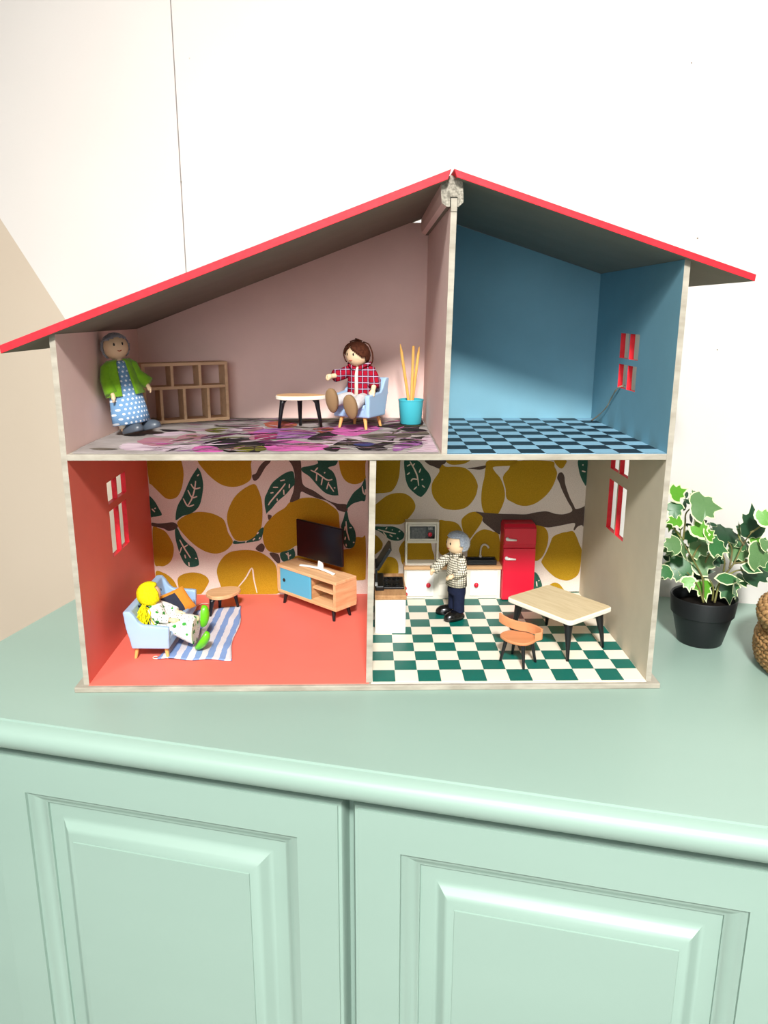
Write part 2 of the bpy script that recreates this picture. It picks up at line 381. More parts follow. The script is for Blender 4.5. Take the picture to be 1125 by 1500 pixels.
# ------------------------------------------------------------------ the doll's house
W, D, Z1, TM, HL, HRR, TW = .54, .247, .2244, .0056, .329, .3925, .0052
BT = .006
house = thing('dolls_house', 'open-fronted dolls house with red roof edge and four painted rooms', 'dolls house', (0,0,-BT))
def hp(mb, name, mats, parent=None, **k):    # a part of the house, given in house-frame coordinates
    o = mb.build(name, mats, parent or house, **k)
    if parent is None: o.location = (0,0,BT)
    return o
base = hp(MB().box(-TW-.0074, W+TW+.0074, -.006, D+TW, -BT, -.0006), 'base_board', M_ply, bevel=.0008)
hp(MB().box(0, .2695, -.002, D, -.0006, 0), 'living_room_floor', M_coral)
kf = hp(MB().box(.2715, W, -.002, D, -.0006, -.0001), 'kitchen_floor', M_tw)
MESHES = {}
def tile(parent, x0, x1, y0, y1, z, m, h=.0003):
    key = (round((x1-x0)*1e4), round((y1-y0)*1e4), m.name)
    if key not in MESHES:
        o = MB().box(0, x1-x0, 0, y1-y0, 0, h).build('tile', m, parent); MESHES[key] = o.data
    else:
        o = bpy.data.objects.new('tile', MESHES[key]); COL.objects.link(o); o.parent = parent
    o.location = (x0, y0, z); return o
g = .00012
xs = [.2729 + .0224*k for k in range(13)]; ys = [-.0018, .0042] + [.0042 + .0222*k for k in range(1, 12)]
xs[-1] = W - .0002; ys[-1] = D - .0003
ys = ys[1:]; ys[0] = .0012
for i in range(12):
    for j in range(11): tile(kf, xs[i]+g, xs[i+1]-g, ys[j]+g, ys[j+1]-g, -.0001, M_tg if (i+j) % 2 == 0 else M_tw)
# side walls with window openings: grid of cells, some left open
def plate(name, x0, x1, cuts_y, cuts_z, holes, inner, outer_m, sign):
    # sign +1: inner face looks +x. materials: 0 board edge, 1 red jamb, 2.. inner paints
    mb = MB(); xin, xout = (x1, x0) if sign > 0 else (x0, x1)
    solid = {}
    for a in range(len(cuts_y)-1):
        for c in range(len(cuts_z)-1):
            y0, y1, z0, z1 = cuts_y[a], cuts_y[a+1], cuts_z[c], cuts_z[c+1]
            solid[a, c] = not any(hy0-1e-6 <= y0 and y1 <= hy1+1e-6 and hz0-1e-6 <= z0 and z1 <= hz1+1e-6 for hy0, hy1, hz0, hz1 in holes)
    for (a, c), s_ in solid.items():
        if not s_: continue
        y0, y1, z0, z1 = cuts_y[a], cuts_y[a+1], cuts_z[c], cuts_z[c+1]
        mb.add([(xin,y0,z0),(xin,y1,z0),(xin,y1,z1),(xin,y0,z1)], [(0,1,2,3)], inner((z0+z1)/2))
        mb.add([(xout,y0,z0),(xout,y1,z0),(xout,y1,z1),(xout,y0,z1)], [(3,2,1,0)], outer_m)
        for da, dc, q in ((-1,0,[(y0,z0),(y0,z1)]), (1,0,[(y1,z0),(y1,z1)]), (0,-1,[(y0,z0),(y1,z0)]), (0,1,[(y0,z1),(y1,z1)])):
            nb = solid.get((a+da, c+dc))
            if nb: continue
            mb.add([(x0,*q[0]),(x1,*q[0]),(x1,*q[1]),(x0,*q[1])], [(0,1,2,3)], 0 if nb is None else 1)
    return mb
def cuts(lo, hi, extra): return sorted({round(v, 5) for v in [lo, hi] + extra})
def side(name, x0, x1, top, holes, paints, sign):
    cy = cuts(0, D+TW, [h[i] for h in holes for i in (0,1)]); cz = cuts(-.0006, top, [Z1-TM/2] + [h[i] for h in holes for i in (2,3)])
    mb = plate(name, x0, x1, cy, cz, holes, lambda z: 2 if z < Z1-TM/2 else 3, 0, sign)
    return hp(mb, name, [M_ply, M_red] + paints)
LWH = [(.0975,.1272,.154,.1772), (.1292,.1597,.154,.1772), (.0985,.1272,.0968,.1465), (.1292,.1560,.0968,.1465)]
RWH = [(.0980,.1262,.1805,.207), (.1292,.1575,.1805,.207), (.0980,.1255,.1122,.1688), (.1290,.1575,.1122,.1688),
       (.0970,.1255,.3018,.3275), (.1285,.1558,.3018,.3275), (.0985,.1255,.2705,.2955), (.1285,.1548,.2705,.2955)]
side('side_wall', -TW, 0, HL, LWH, [M_coral, M_pink], 1)
side('side_wall', W, W+TW, HRR, RWH, [M_stonew, M_blue], -1)
# painted door jamb strip left and right front corner blocks
RS_L, RS_R = .371, -.3154
def roof_l(x): return HL + RS_L*x
def roof_r(x): return HRR + RS_R*(x - W)
# partitions, slightly out of plumb like the handmade original
def leaning(xb, xt, z0, z1, t, yw=0):
    return MB().add([(xb,0,z0),(xb+t,0,z0),(xb+t+yw,D,z0),(xb+yw,D,z0),(xt,0,z1),(xt+t,0,z1),(xt+t+yw,D,z1),(xt+yw,D,z1)],
                    [(0,3,2,1),(4,5,6,7),(0,1,5,4),(2,3,7,6),(3,0,4,7),(1,2,6,5)], [0,0,0,0,1,2])
hp(leaning(.2665, .2706, 0, Z1-TM, .0058, .0015), 'partition', [M_ply, M_coral, M_stonew])
hp(leaning(.3352, .3389, Z1, .4405, .0051), 'partition', [M_ply, M_pink, M_blue])
# upper floor board
hp(MB().box(.0001, W-.0001, -.001, D, Z1-TM, Z1), 'floor_board', M_ply, bevel=.0005)
# back wall: board with the two upper paints; the lower half carries the printed paper
bw = MB()
P = [(-TW,-.0006),(W+TW,-.0006),(W+TW,roof_r(W+TW)-.0005),(.3455,roof_r(.3455)-.004),(.3455,.4475),(.3160,.4475),(0,HL),(-TW,HL-.002)]
n = len(P); bw.add([(x,D+.0005,z) for x,z in P] + [(x,D+TW,z) for x,z in P], [tuple(range(n)), tuple(range(2*n-1,n-1,-1))] + [(i,(i+1) % n,n+(i+1) % n,n+i) for i in range(n)], 0)
hp(bw, 'back_wall', M_ply)
pk = MB(); fill_poly(pk, [(.0,Z1),(.3385,Z1),(.3385,.4472),(.3160,.4472),(0,HL)], lambda x,z: (x, D, z)); hp(pk, 'pink_wall_paint', M_pink, solid=.0006)
bl = MB(); fill_poly(bl, [(.3400,Z1),(W,Z1),(W,HRR),(.3460,roof_r(.3460)),(.3400,.452)], lambda x,z: (x, D, z)); hp(bl, 'blue_wall_paint', M_blue, solid=.0006)
# printed paper on the lower back wall
wp = hp(MB().box(.0001, .2690, D-.0004, D+.0004, 0, Z1-TM).box(.2724, W-.0001, D-.0004, D+.0004, 0, Z1-TM), 'wallpaper', M_paper)
LEMONS = [[(38, 1888), (386, 1888), (420, 1735), (438, 1620), (434, 1517), (405, 1388), (348, 1284), (270, 1249), (195, 1265), (113, 1350), (43, 1428), (9, 1492)], [(610, 1887), (614, 1735), (694, 1607), (789, 1504), (887, 1433), (986, 1403), (1087, 1406), (1177, 1438), (1249, 1490), (1268, 1555), (1263, 1683), (1258, 1887)], [(328, 962), (395, 1021), (513, 1074), (628, 1087), (754, 1067), (866, 1014), (914, 954), (946, 820), (999, 713), (970, 646), (896, 578), (792, 545), (689, 559), (589, 607), (490, 688), (406, 782), (347, 862), (325, 916)], [(1291, 1438), (1339, 1373), (1373, 1256), (1384, 1138), (1375, 966), (1345, 846), (1265, 752), (1160, 712), (1057, 713), (1007, 753), (961, 860), (939, 980), (952, 1086), (1002, 1204), (1070, 1302), (1175, 1387)], [(17, 890), (81, 883), (167, 836), (225, 742), (259, 635), (242, 513), (198, 432), (124, 384), (59, 385), (9, 405), (3, 636)], [(1052, 585), (1181, 591), (1309, 570), (1409, 515), (1497, 433), (1535, 344), (1542, 151), (1524, 4), (845, 4), (822, 99), (789, 224), (780, 320), (811, 416), (880, 511), (960, 565)], [(281, 212), (336, 267), (442, 297), (545, 291), (634, 252), (674, 190), (653, 128), (583, 24), (526, 4), (304, 4), (285, 102)], [(9, 303), (105, 296), (180, 247), (234, 185), (268, 102), (281, 5), (239, 4), (3, 4)], [(1726, 1209), (1854, 1255), (1995, 1265), (2122, 1234), (2235, 1162), (2317, 1082), (2333, 963), (2336, 762), (2293, 627), (2058, 547), (1827, 629), (1782, 643), (1709, 596), (1592, 555), (1501, 556), (1425, 590), (1383, 685), (1375, 819), (1404, 912), (1464, 985), (1556, 1071), (1660, 1137)], [(2533, 748), (2617, 750), (2660, 741), (2660, 243), (2641, 194), (2562, 181), (2051, 176), (1768, 357), (1772, 507), (2188, 533), (2383, 593), (2474, 606), (2520, 653)], [(2339, 1860), (2341, 1669), (2367, 1553), (2417, 1475), (2493, 1436), (2582, 1442), (2659, 1501), (2660, 1565), (2660, 1681), (2660, 1860)], [(2728, 1839), (3079, 1839), (3086, 1706), (3076, 1548), (3047, 1438), (2993, 1353), (2933, 1326), (2789, 1316), (2728, 1316)], [(2789, 1180), (2849, 1230), (2933, 1291), (3029, 1319), (3138, 1315), (3222, 1266), (3272, 1191), (3278, 1129), (3249, 1067), (3189, 992), (3105, 923), (2983, 917), (2813, 924), (2728, 931), (2728, 1131)], [(3600, 1681), (3648, 1651), (3768, 1651), (3888, 1632), (3986, 1547), (4044, 1437), (4046, 1363), (4019, 1264), (3950, 1165), (3866, 1115), (3745, 1103), (3623, 1128), (3537, 1216), (3487, 1302), (3476, 1401), (3496, 1474), (3566, 1584), (3565, 1633)], [(3155, 714), (3289, 739), (3461, 701), (3500, 586), (3527, 470), (3479, 367), (3159, 368), (3096, 523), (3083, 613)], [(3566, 947), (3663, 963), (3749, 953), (3823, 915), (3881, 813), (3901, 737), (3880, 610), (3796, 520), (3674, 508), (3599, 534), (3572, 649)], [(3858, 965), (3881, 1009), (3953, 1065), (4025, 1080), (4086, 1071), (4121, 1014), (4109, 939), (4057, 851), (3963, 712), (3927, 686), (3900, 775), (3866, 889)], [(3945, 494), (3954, 644), (4028, 779), (4104, 839), (4169, 850), (4261, 821), (4334, 778), (4368, 410), (4174, 328), (3961, 412)], [(2826, 408), (2875, 460), (2949, 495), (3022, 478), (3066, 420), (3075, 330), (3061, 265), (2925, 226), (2789, 266)], [(2728, 792), (2789, 779), (2850, 715), (2875, 652), (2838, 575), (2728, 524)], [(3646, 1742), (3933, 1741), (3886, 1693), (3791, 1675), (3695, 1681)], [(4176, 1733), (4519, 1733), (4471, 1668), (4331, 1656), (4230, 1643), (4258, 1585), (4324, 1507), (4374, 1389), (4392, 1271), (4364, 1152), (4317, 1053), (4266, 1009), (4202, 1013), (4142, 1060), (4106, 1153), (4096, 1272), (4104, 1403), (4126, 1520), (4135, 1611)], [(4507, 1720), (4940, 1719), (4989, 1648), (5025, 1570), (5005, 1466), (4960, 1362), (4888, 1270), (4788, 1191), (4687, 1154), (4583, 1158), (4491, 1198), (4412, 1251), (4394, 1376), (4356, 1520), (4422, 1617)], [(4984, 1732), (5130, 1732), (5110, 1655), (5073, 1625), (5020, 1661)], [(5271, 822), (5321, 748), (5367, 639), (5397, 571), (5397, 433), (5389, 309), (5355, 226), (5265, 171), (5186, 171), (5077, 214), (4966, 311), (4902, 394), (4893, 435), (4941, 531), (4986, 654), (5020, 749), (5109, 796), (5199, 816)], [(4750, 925), (4855, 904), (4923, 857), (4960, 776), (4959, 668), (4927, 545), (4878, 463), (4801, 436), (4689, 573), (4676, 844)], [(4998, 88), (5055, 137), (5122, 130), (5178, 74), (5202, 4), (4982, 4)]]
LEAVES = [[(615, 1646), (615, 1646), (649, 1581), (668, 1478), (667, 1388), (644, 1270), (614, 1179), (566, 1113), (487, 1061), (396, 1035), (316, 982), (305, 1002), (317, 1088), (348, 1180), (411, 1284), (484, 1440), (540, 1543)], [(289, 856), (323, 876), (367, 769), (438, 675), (512, 607), (546, 526), (563, 417), (538, 383), (446, 369), (384, 417), (339, 513), (308, 635), (289, 742)], [(14, 1285), (66, 1220), (110, 1128), (141, 1055), (104, 1035), (27, 1025), (3, 1036), (3, 1272)], [(1010, 670), (1016, 716), (1082, 699), (1186, 715), (1278, 772), (1339, 859), (1391, 879), (1354, 739), (1288, 705), (1146, 683)], [(1762, 1599), (1673, 1573), (1570, 1502), (1504, 1438), (1443, 1321), (1416, 1256), (1413, 1164), (1428, 1065), (1428, 1065), (1494, 1124), (1573, 1216), (1678, 1307), (1756, 1398), (1789, 1437), (1786, 1554)], [(1883, 1644), (1978, 1663), (2079, 1695), (2080, 1759), (2307, 1758), (2299, 1675), (2204, 1643), (2260, 1592), (2297, 1514), (2315, 1397), (2326, 1293), (2326, 1293), (2250, 1293), (2161, 1326), (2074, 1411), (1975, 1528), (1888, 1592)], [(2660, 1507), (2607, 1410), (2518, 1332), (2466, 1253), (2427, 1174), (2427, 1122), (2504, 1187), (2606, 1220), (2660, 1239)], [(2407, 1082), (2433, 1082), (2457, 962), (2515, 869), (2537, 775), (2526, 667), (2487, 613), (2422, 613), (2384, 667), (2379, 816), (2354, 896), (2387, 1003)], [(1585, 549), (1709, 589), (1755, 609), (1772, 507), (1706, 460), (1614, 440)], [(3146, 1742), (3265, 1742), (3337, 1700), (3385, 1633), (3446, 1560), (3468, 1487), (3455, 1425), (3414, 1339), (3361, 1278), (3331, 1274), (3270, 1315), (3197, 1389), (3160, 1475), (3147, 1560), (3135, 1658)], [(2765, 893), (2886, 890), (2996, 892), (3081, 860), (3142, 803), (3131, 740), (3082, 708), (2984, 715), (2923, 753), (2850, 817), (2765, 861)], [(5277, 1732), (5397, 1732), (5397, 1426), (5367, 1440), (5323, 1518), (5292, 1609)], [(4809, 284), (4850, 256), (4894, 173), (4912, 82), (4795, 33), (4770, 257)], [(5255, 17), (5397, 19), (5397, 4), (5290, 4)]]
BRANCHES = [[(9, 950), (85, 940), (174, 945), (276, 953), (325, 916), (317, 882), (270, 856), (206, 843), (144, 876), (6, 910)], [(1272, 1548), (1321, 1574), (1362, 1651), (1427, 1721), (1504, 1753), (1496, 1708), (1437, 1644), (1357, 1516), (1305, 1477), (1280, 1497)], [(1278, 607), (1352, 678), (1395, 631), (1361, 563)], [(1716, 1759), (1854, 1759), (1876, 1644), (1879, 1489), (1909, 1411), (2022, 1352), (2122, 1280), (2198, 1228), (2312, 1188), (2427, 1174), (2426, 1082), (2324, 1102), (2274, 1162), (2172, 1228), (2071, 1254), (1945, 1307), (1869, 1340), (1848, 1268), (1829, 1242), (1726, 1209), (1767, 1333), (1782, 1424), (1792, 1554), (1764, 1670)], [(1447, 1048), (1497, 1032), (1457, 979)], [(1449, 549), (1559, 535), (1582, 433), (1542, 419)], [(3396, 1736), (3634, 1736), (3633, 1687), (3600, 1675), (3565, 1627), (3505, 1651), (3432, 1681)], [(3912, 1627), (4001, 1643), (4077, 1656), (4142, 1665), (4128, 1630), (4065, 1613), (3976, 1621)], [(4031, 1080), (4148, 1067), (4329, 1053), (4511, 1048), (4666, 1045), (4795, 1071), (4924, 1082), (5029, 1051), (5133, 1044), (5223, 1070), (5240, 1110), (5182, 1203), (5102, 1348), (5057, 1453), (5029, 1505), (5045, 1564), (5082, 1577), (5117, 1531), (5136, 1427), (5197, 1269), (5256, 1163), (5291, 1110), (5387, 1143), (5397, 1163), (5397, 896), (5376, 903), (5326, 883), (5289, 836), (5275, 849), (5291, 910), (5270, 930), (5167, 910), (5039, 884), (4935, 873), (4803, 904), (4542, 925), (4364, 845), (4340, 785), (4220, 873), (4126, 953), (4124, 1007), (4084, 1047)]]
VEINS = [[(580, 1478), (562, 1375), (523, 1258), (467, 1166)], [(521, 1440), (562, 1381), (632, 1394)], [(479, 1362), (524, 1271), (588, 1284)], [(416, 1258), (467, 1160), (544, 1179)], [(603, 1540), (626, 1562)], [(339, 729), (396, 607), (460, 492)], [(438, 664), (384, 628)], [(328, 554), (359, 634)], [(391, 533), (399, 485)], [(517, 485), (541, 482)], [(435, 438), (437, 383)], [(21, 1128), (57, 1088)], [(53, 1128), (73, 1138)], [(1153, 692), (1170, 706)], [(1250, 719), (1277, 746)], [(1328, 732), (1342, 759)], [(1305, 799), (1325, 826)], [(1044, 105), (1140, 222), (1223, 352), (1243, 201), (1276, 21)], [(1675, 1444), (1616, 1366), (1497, 1229), (1457, 1170)], [(1613, 1477), (1670, 1489)], [(1522, 1396), (1585, 1396)], [(1488, 1323), (1526, 1331)], [(1726, 1437), (1721, 1385)], [(1652, 1366), (1655, 1301)], [(1568, 1255), (1571, 1222)], [(1989, 1611), (2077, 1566), (2189, 1488), (2253, 1495)], [(2078, 1643), (2039, 1598)], [(2064, 1566), (2056, 1476)], [(2133, 1514), (2115, 1424)], [(2208, 1462), (2181, 1372)], [(2207, 1437), (2270, 1339)], [(2153, 1573), (2168, 1585)], [(2270, 1387), (2289, 1390)], [(2620, 1410), (2632, 1331), (2660, 1299)], [(2660, 1370), (2658, 1305)], [(2416, 963), (2424, 842), (2455, 714)], [(2398, 842), (2405, 896)], [(2457, 876), (2489, 880)], [(2400, 721), (2408, 762)], [(2500, 687), (2520, 687)], [(2412, 667), (2417, 634)], [(1683, 562), (1690, 467)], [(1656, 548), (1694, 514), (1720, 528)], [(3205, 1718), (3254, 1633), (3297, 1536), (3317, 1413)], [(3170, 1658), (3212, 1682)], [(3171, 1551), (3205, 1579)], [(3220, 1469), (3244, 1499), (3298, 1493)], [(3321, 1578), (3338, 1627)], [(3352, 1484), (3370, 1497)], [(3359, 1419), (3392, 1389)], [(3257, 1364), (3293, 1401)], [(3265, 1694), (3236, 1657)], [(2813, 855), (2923, 823), (3039, 797)], [(2880, 817), (2923, 760)], [(2911, 857), (2929, 880)], [(2960, 785), (2996, 759)], [(2990, 844), (2998, 852)], [(3075, 822), (3093, 835)], [(3055, 746), (3072, 727)], [(5332, 1674), (5345, 1667)], [(5331, 1596), (5377, 1583)], [(4841, 159), (4852, 89)], [(4867, 173), (4878, 166)]]
PETALS = [('petal_pale', [(364, 344), (370, 601), (615, 443), (761, 392), (970, 493), (1108, 390), (1301, 241), (1347, 80), (1061, 82), (567, 150), (435, 217)]), ('petal_mauve', [(424, 708), (519, 932), (745, 873), (819, 706), (802, 494), (695, 392), (551, 495)]), ('petal_mauve', [(815, 652), (775, 1048), (888, 1192), (1063, 1047), (1038, 816), (918, 728)]), ('ink', [(1104, 492), (1213, 815), (1414, 871), (1642, 813), (1737, 78), (1379, 80), (1318, 241)]), ('petal_pink', [(1058, 243), (1131, 441), (1292, 290), (1363, 80), (1160, 63)]), ('olive', [(1439, 289), (1515, 439), (1636, 288), (1615, 97), (1506, 79)]), ('ink', [(457, 1486), (671, 1420), (719, 1292), (565, 1318)]), ('plum', [(1015, 930), (1185, 1167), (1364, 1191), (1188, 952), (1051, 838)]), ('olive', [(939, 1485), (1066, 1618), (1204, 1484), (1167, 1266), (1015, 1292)]), ('taupe', [(982, 1757), (1253, 1899), (1432, 1756), (1220, 1618)]), ('petal_pale', [(472, 1109), (577, 1268), (779, 1356), (743, 1108), (611, 989)]), ('petal_pale', [(1126, 1291), (1297, 1618), (1529, 1686), (1563, 1418), (1344, 1316)]), ('petal_mauve', [(1337, 1484), (1538, 1617), (1642, 813), (1507, 836), (1477, 1166)]), ('taupe', [(120, 248), (232, 296), (386, 217), (244, 161)]), ('rust', [(1511, 1986), (1652, 2134), (1866, 1986), (1859, 1637), (1654, 1597), (1565, 1705)]), ('petal_violet', [(1496, 1377), (1590, 1505), (1846, 1570), (2090, 1312), (2143, 1070), (2087, 863), (1881, 842), (1742, 842), (1554, 956)]), ('magenta', [(1538, 1072), (1627, 1215), (1745, 1130), (1760, 842), (1585, 733)]), ('petal_pink', [(1693, 421), (1857, 732), (2158, 571), (2314, 468), (2296, 175), (2047, 112), (1811, 113)]), ('plum', [(1592, 679), (1684, 754), (1874, 573), (2050, 469), (1888, 440), (1697, 522)]), ('ink', [(2088, 841), (2237, 1312), (2388, 1188), (2296, 840), (2148, 731)]), ('petal_pink', [(2296, 1636), (2599, 1842), (2830, 1634), (2678, 1187), (2501, 1010), (2295, 1250)]), ('petal_pale', [(2212, 519), (2348, 840), (2537, 952), (2678, 838), (2477, 570), (2349, 417)]), ('ink', [(2349, 417), (2471, 784), (2610, 675), (2778, 517), (2938, 837), (2947, 568), (2841, 365), (2869, 172), (2646, 145), (2547, 367), (2448, 417)]), ('navy', [(2545, 467), (2644, 600), (2761, 496), (2678, 366)]), ('taupe', [(2607, 1009), (2895, 1187), (3146, 1126), (3063, 893), (2781, 783)]), ('ink', [(2793, 1702), (3054, 1984), (3340, 2285), (3340, 1984), (3246, 1567), (3340, 1372), (3156, 1309), (2943, 1567)]), ('petal_violet', [(2941, 414), (3118, 619), (3249, 566), (3101, 315), (2930, 79)]), ('ink', [(3043, 837), (3242, 949), (3305, 858), (3120, 673), (3000, 641)]), ('petal_pale', [(3234, 836), (3340, 1007), (3340, 313), (3331, 30), (3051, 30), (3198, 314)]), ('ink', [(2275, 271), (2418, 318), (2411, 82), (2314, 129)]), ('taupe', [(1392, 2134), (1615, 2286), (2185, 2317), (2799, 2208), (2400, 1985), (1689, 2164)]), ('olive', [(1641, 322), (1699, 371), (1756, 178), (1674, 86)]), ('rust', [(2096, 1504), (2258, 1636), (2324, 1438), (2206, 1213)]), ('taupe', [(3044, 1285), (3268, 1334), (3340, 1125), (3144, 1090)])]

def print_layer(name, polys, m, k):
    for p in polys:
        mb = MB()
        fill_poly(mb, smooth_closed([(a/1e4, c/1e4) for a, c in p]), lambda x, z: (min(max(x,.0003),W-.0003), D-.00045-k*.00008, min(max(z,.0002),Z1-TM-.0002)))
        mb.build(name, m, wp)
print_layer('printed_lemon', LEMONS, M_lemon, 1); print_layer('printed_branch', BRANCHES, M_branch, 2); print_layer('printed_leaf', LEAVES, M_leafp, 3)
vb = MB()
for st in VEINS:
    pts = smooth_open([(a/1e4, c/1e4) for a, c in st], 4); L_, R_ = [], []
    for i, p in enumerate(pts):
        q0, q1 = Vector(pts[max(i-1,0)]), Vector(pts[min(i+1,len(pts)-1)]); t = (q1-q0).normalized(); nn = Vector((-t.y, t.x))*(.0009 if len(st) > 2 else .0008)*(1 if len(pts) < 3 else (.6+.4*math.sin(math.pi*(i+.5)/len(pts))))
        L_.append(tuple(Vector(p)+nn)); R_.append(tuple(Vector(p)-nn))
    fill_poly(vb, L_ + R_[::-1], lambda x, z: (x, D-.0008, z))
vb.build('printed_veins', M_vein, wp)['kind'] = 'stuff'
# blue room checkered floor
bf = hp(MB().box(.3404, W-.0001, -.0005, D-.0004, Z1, Z1+.0003), 'checkered_floor', M_tb)
xs = [.3404 + .0224*k for k in range(10)]; xs[-1] = W-.0002
ys = [-.0004, .0010] + [.0010 + .0223*k for k in range(1, 11)] + [D-.0006]
for i in range(9):
    for j in range(len(ys)-1): tile(bf, xs[i]+g*.5, xs[i+1]-g*.5, ys[j]+g*.5, ys[j+1]-g*.5, Z1+.0003, M_td if (i+j) % 2 == 0 else M_tb, .0002)
# printed flower cloth in the pink room
fc = thing('floral_cloth', 'painterly pink and black flower cloth covering the pink room floor', 'cloth', (0,0,Z1+.0002))
MB().add([(min(max(x,.001),.3348), min(max(y,.0015),.2462), .0004) for x, y in smooth_closed([(.004,.003),(.1,.002),(.2,.002),(.3,.002),(.3335,.003),(.3345,.12),(.3345,.245),(.2,.2455),(.06,.245),(.004,.2455),(.003,.12)], 3)], [tuple(range(33))]).build('ground', M_cloth, fc, solid=.0006)
rr = random.Random(1)
for i, (nm, pts) in enumerate(PETALS):
    pts = [(a/1e4, c/1e4) for a, c in pts]; mb = MB(); z = .00075 + i*.000012
    sp = smooth_closed(pts, 5); cx = sum(p[0] for p in sp)/len(sp); cy = sum(p[1] for p in sp)/len(sp)
    sp = [(cx+(x-cx)*(1+rr.uniform(-.07,.07)), cy+(y-cy)*(1+rr.uniform(-.07,.07))) for x, y in sp]
    fill_poly(mb, [(min(max(x,.005),.333), min(max(y,.004),.2445)) for x, y in sp], lambda x, y: (x, y, z))
    mb.build('printed_petal', PET[nm], fc)
rr = random.Random(5); sb = MB(); KEYS = list(PET)
for i in range(330):                         # loose brush strokes between the big petals
    nm = rr.choice(['ink','petal_pale','taupe','petal_mauve','petal_pink','petal_violet','petal_pale','ink','plum','olive','ink','taupe'])
    cx, cy = rr.uniform(.07,.325), rr.uniform(.012,.235); l, w_ = (rr.uniform(.006,.018), rr.uniform(.0008,.0030)) if i < 120 else (rr.uniform(.008,.026), rr.uniform(.0003,.0011)); a = R(-25)*(cx-.20)/.13*(1 if cy < .12 else -1) + rr.gauss(R(6), R(20))
    poly = [(cx + math.cos(a)*l*math.cos(t)*rr.uniform(.8,1.1) - math.sin(a)*w_*math.sin(t), cy + math.sin(a)*l*math.cos(t) + math.cos(a)*w_*math.sin(t)*rr.uniform(.6,1.3)) for t in [2*math.pi*q/9 for q in range(9)]]
    z = .0012 + i*.000003
    fill_poly(sb, [(min(max(x,.005),.333), min(max(y,.004),.2445)) for x, y in smooth_closed(poly, 3)], lambda x, y: (x, y, z), KEYS.index(nm))
sb.build('printed_strokes', [PET[k] for k in KEYS], fc)['kind'] = 'stuff'
# ridge beam and roof
beam = [(.3384,.4584),(.3306,.4537),(.3302,.4441),(.3313,.4365),(.3352,.4338),(.3452,.4338),(.3490,.4370),(.3492,.4400),(.3484,.4511),(.3478,.4545)]
bm_ = MB(); nb = len(beam)
bm_.add([(x,.0005,z) for x,z in beam]+[(x,D,z) for x,z in beam], [tuple(range(nb)), tuple(range(2*nb-1,nb-1,-1))]+[(i,(i+1)%nb,nb+(i+1)%nb,nb+i) for i in range(nb)], [0,0]+[1 if beam[i][0] < .339 and beam[(i+1)%nb][0] < .339 else 2 for i in range(nb)])
hp(bm_, 'ridge_beam', [M_beam, M_pink, M_roofu])
hp(MB().box(.3380,.3442,-.0004,.004,.4335,.4412), 'beam_slot', M_dark)
hp(MB().box(.3387,.3438,-.0009,.004,.4300,.4402), 'partition_tongue', M_ply)
RY0, RY1 = -.0085, .2585
def roof(line, lo0, lo1, up0, up1, tv):      # lower and upper edge run from lo0 to lo1 and up0 to up1, tv thick
    q = [(lo0,line(lo0)+.0003),(lo1,line(lo1)+.0003),(up1,line(up1)+.0003+tv),(up0,line(up0)+.0003+tv)]
    mb = MB().add([(x,RY0,z) for x,z in q]+[(x,RY1,z) for x,z in q], [(0,1,2,3),(7,6,5,4),(0,4,5,1),(1,5,6,2),(2,6,7,3),(3,7,4,0)], [1,1,0,1,1,1])
    return hp(mb, 'roof_panel', [M_roofu, M_red], bevel=.0004)
roof(roof_l, -.0440, .3350, -.0445, .3376, .0070)
roof(roof_r, .3422, .5985, .3398, .5990, .0058)

# ------------------------------------------------------------------ furniture builders
def level_leg(pts, rad, n=10):
    return MB().rings([[(x+r*math.cos(2*math.pi*j/n), y+r*math.sin(2*math.pi*j/n), z) for j in range(n)] for (x, y, z), r in zip(pts, rad)])
def bar_leg(name, parent, top, foot, r0, r1, m, n=12):
    return level_leg([top, foot], [r0, r1], n).build(name, m, parent, smooth=True, auto=True)
def armchair(label, loc, rz, w_, d_, cat='armchair'):
    t = thing('armchair' if w_ < .08 else 'loveseat', label, cat, loc, rz)
    a = w_/2; f = -d_/2; bk = d_/2
    mb = MB().box(-a+.002, a-.002, f+.002, bk-.004, .0125, .0215)
    prof = [(f+.002,.0125),(bk-.004,.0125),(bk+.001,.036),(bk+.0028,.0530),(bk-.0045,.0535),(bk-.0085,.0490),(bk-.0125,.0420),(bk-.0170,.0385),(f+.0005,.0365)]
    for s in (-1, 1):                        # arms: flaring sides that sweep up into the back
        mb.rings([[(s*(a-.0062), y, z) for y, z in prof], [(s*(a - (.0015 if z < .02 else 0)), y, z) for y, z in prof]])
    mb.rings([[(-a+.002,bk-.0115,.0125),(a-.002,bk-.0115,.0125),(a-.002,bk-.0035,.0125),(-a+.002,bk-.0035,.0125)],
              [(-a+.0005,bk-.0085,.0340),(a-.0005,bk-.0085,.0340),(a-.0005,bk,.0340),(-a+.0005,bk,.0340)],
              [(-a+.001,bk-.005,.0530),(a-.001,bk-.005,.0530),(a-.001,bk+.003,.0530),(-a+.001,bk+.003,.0530)]])
    mb.build('shell', M_powder, t, smooth=True, remesh=.0009, smo=9)
    MB().box(-a+.0068, a-.0068, f+.0015, bk-.0095, .0205, .0262).build('seat_cushion', M_powder, t, smooth=True, bevel=.0018, seg=3)
    for sx in (-1, 1):
        for sy in (-1, 1):
            bar_leg('leg', t, (sx*(a-.0095), sy*(d_/2-.0075), .014), (sx*(a-.0068), sy*(d_/2-.0052), 0), .0024, .0015, M_legw)
    return t
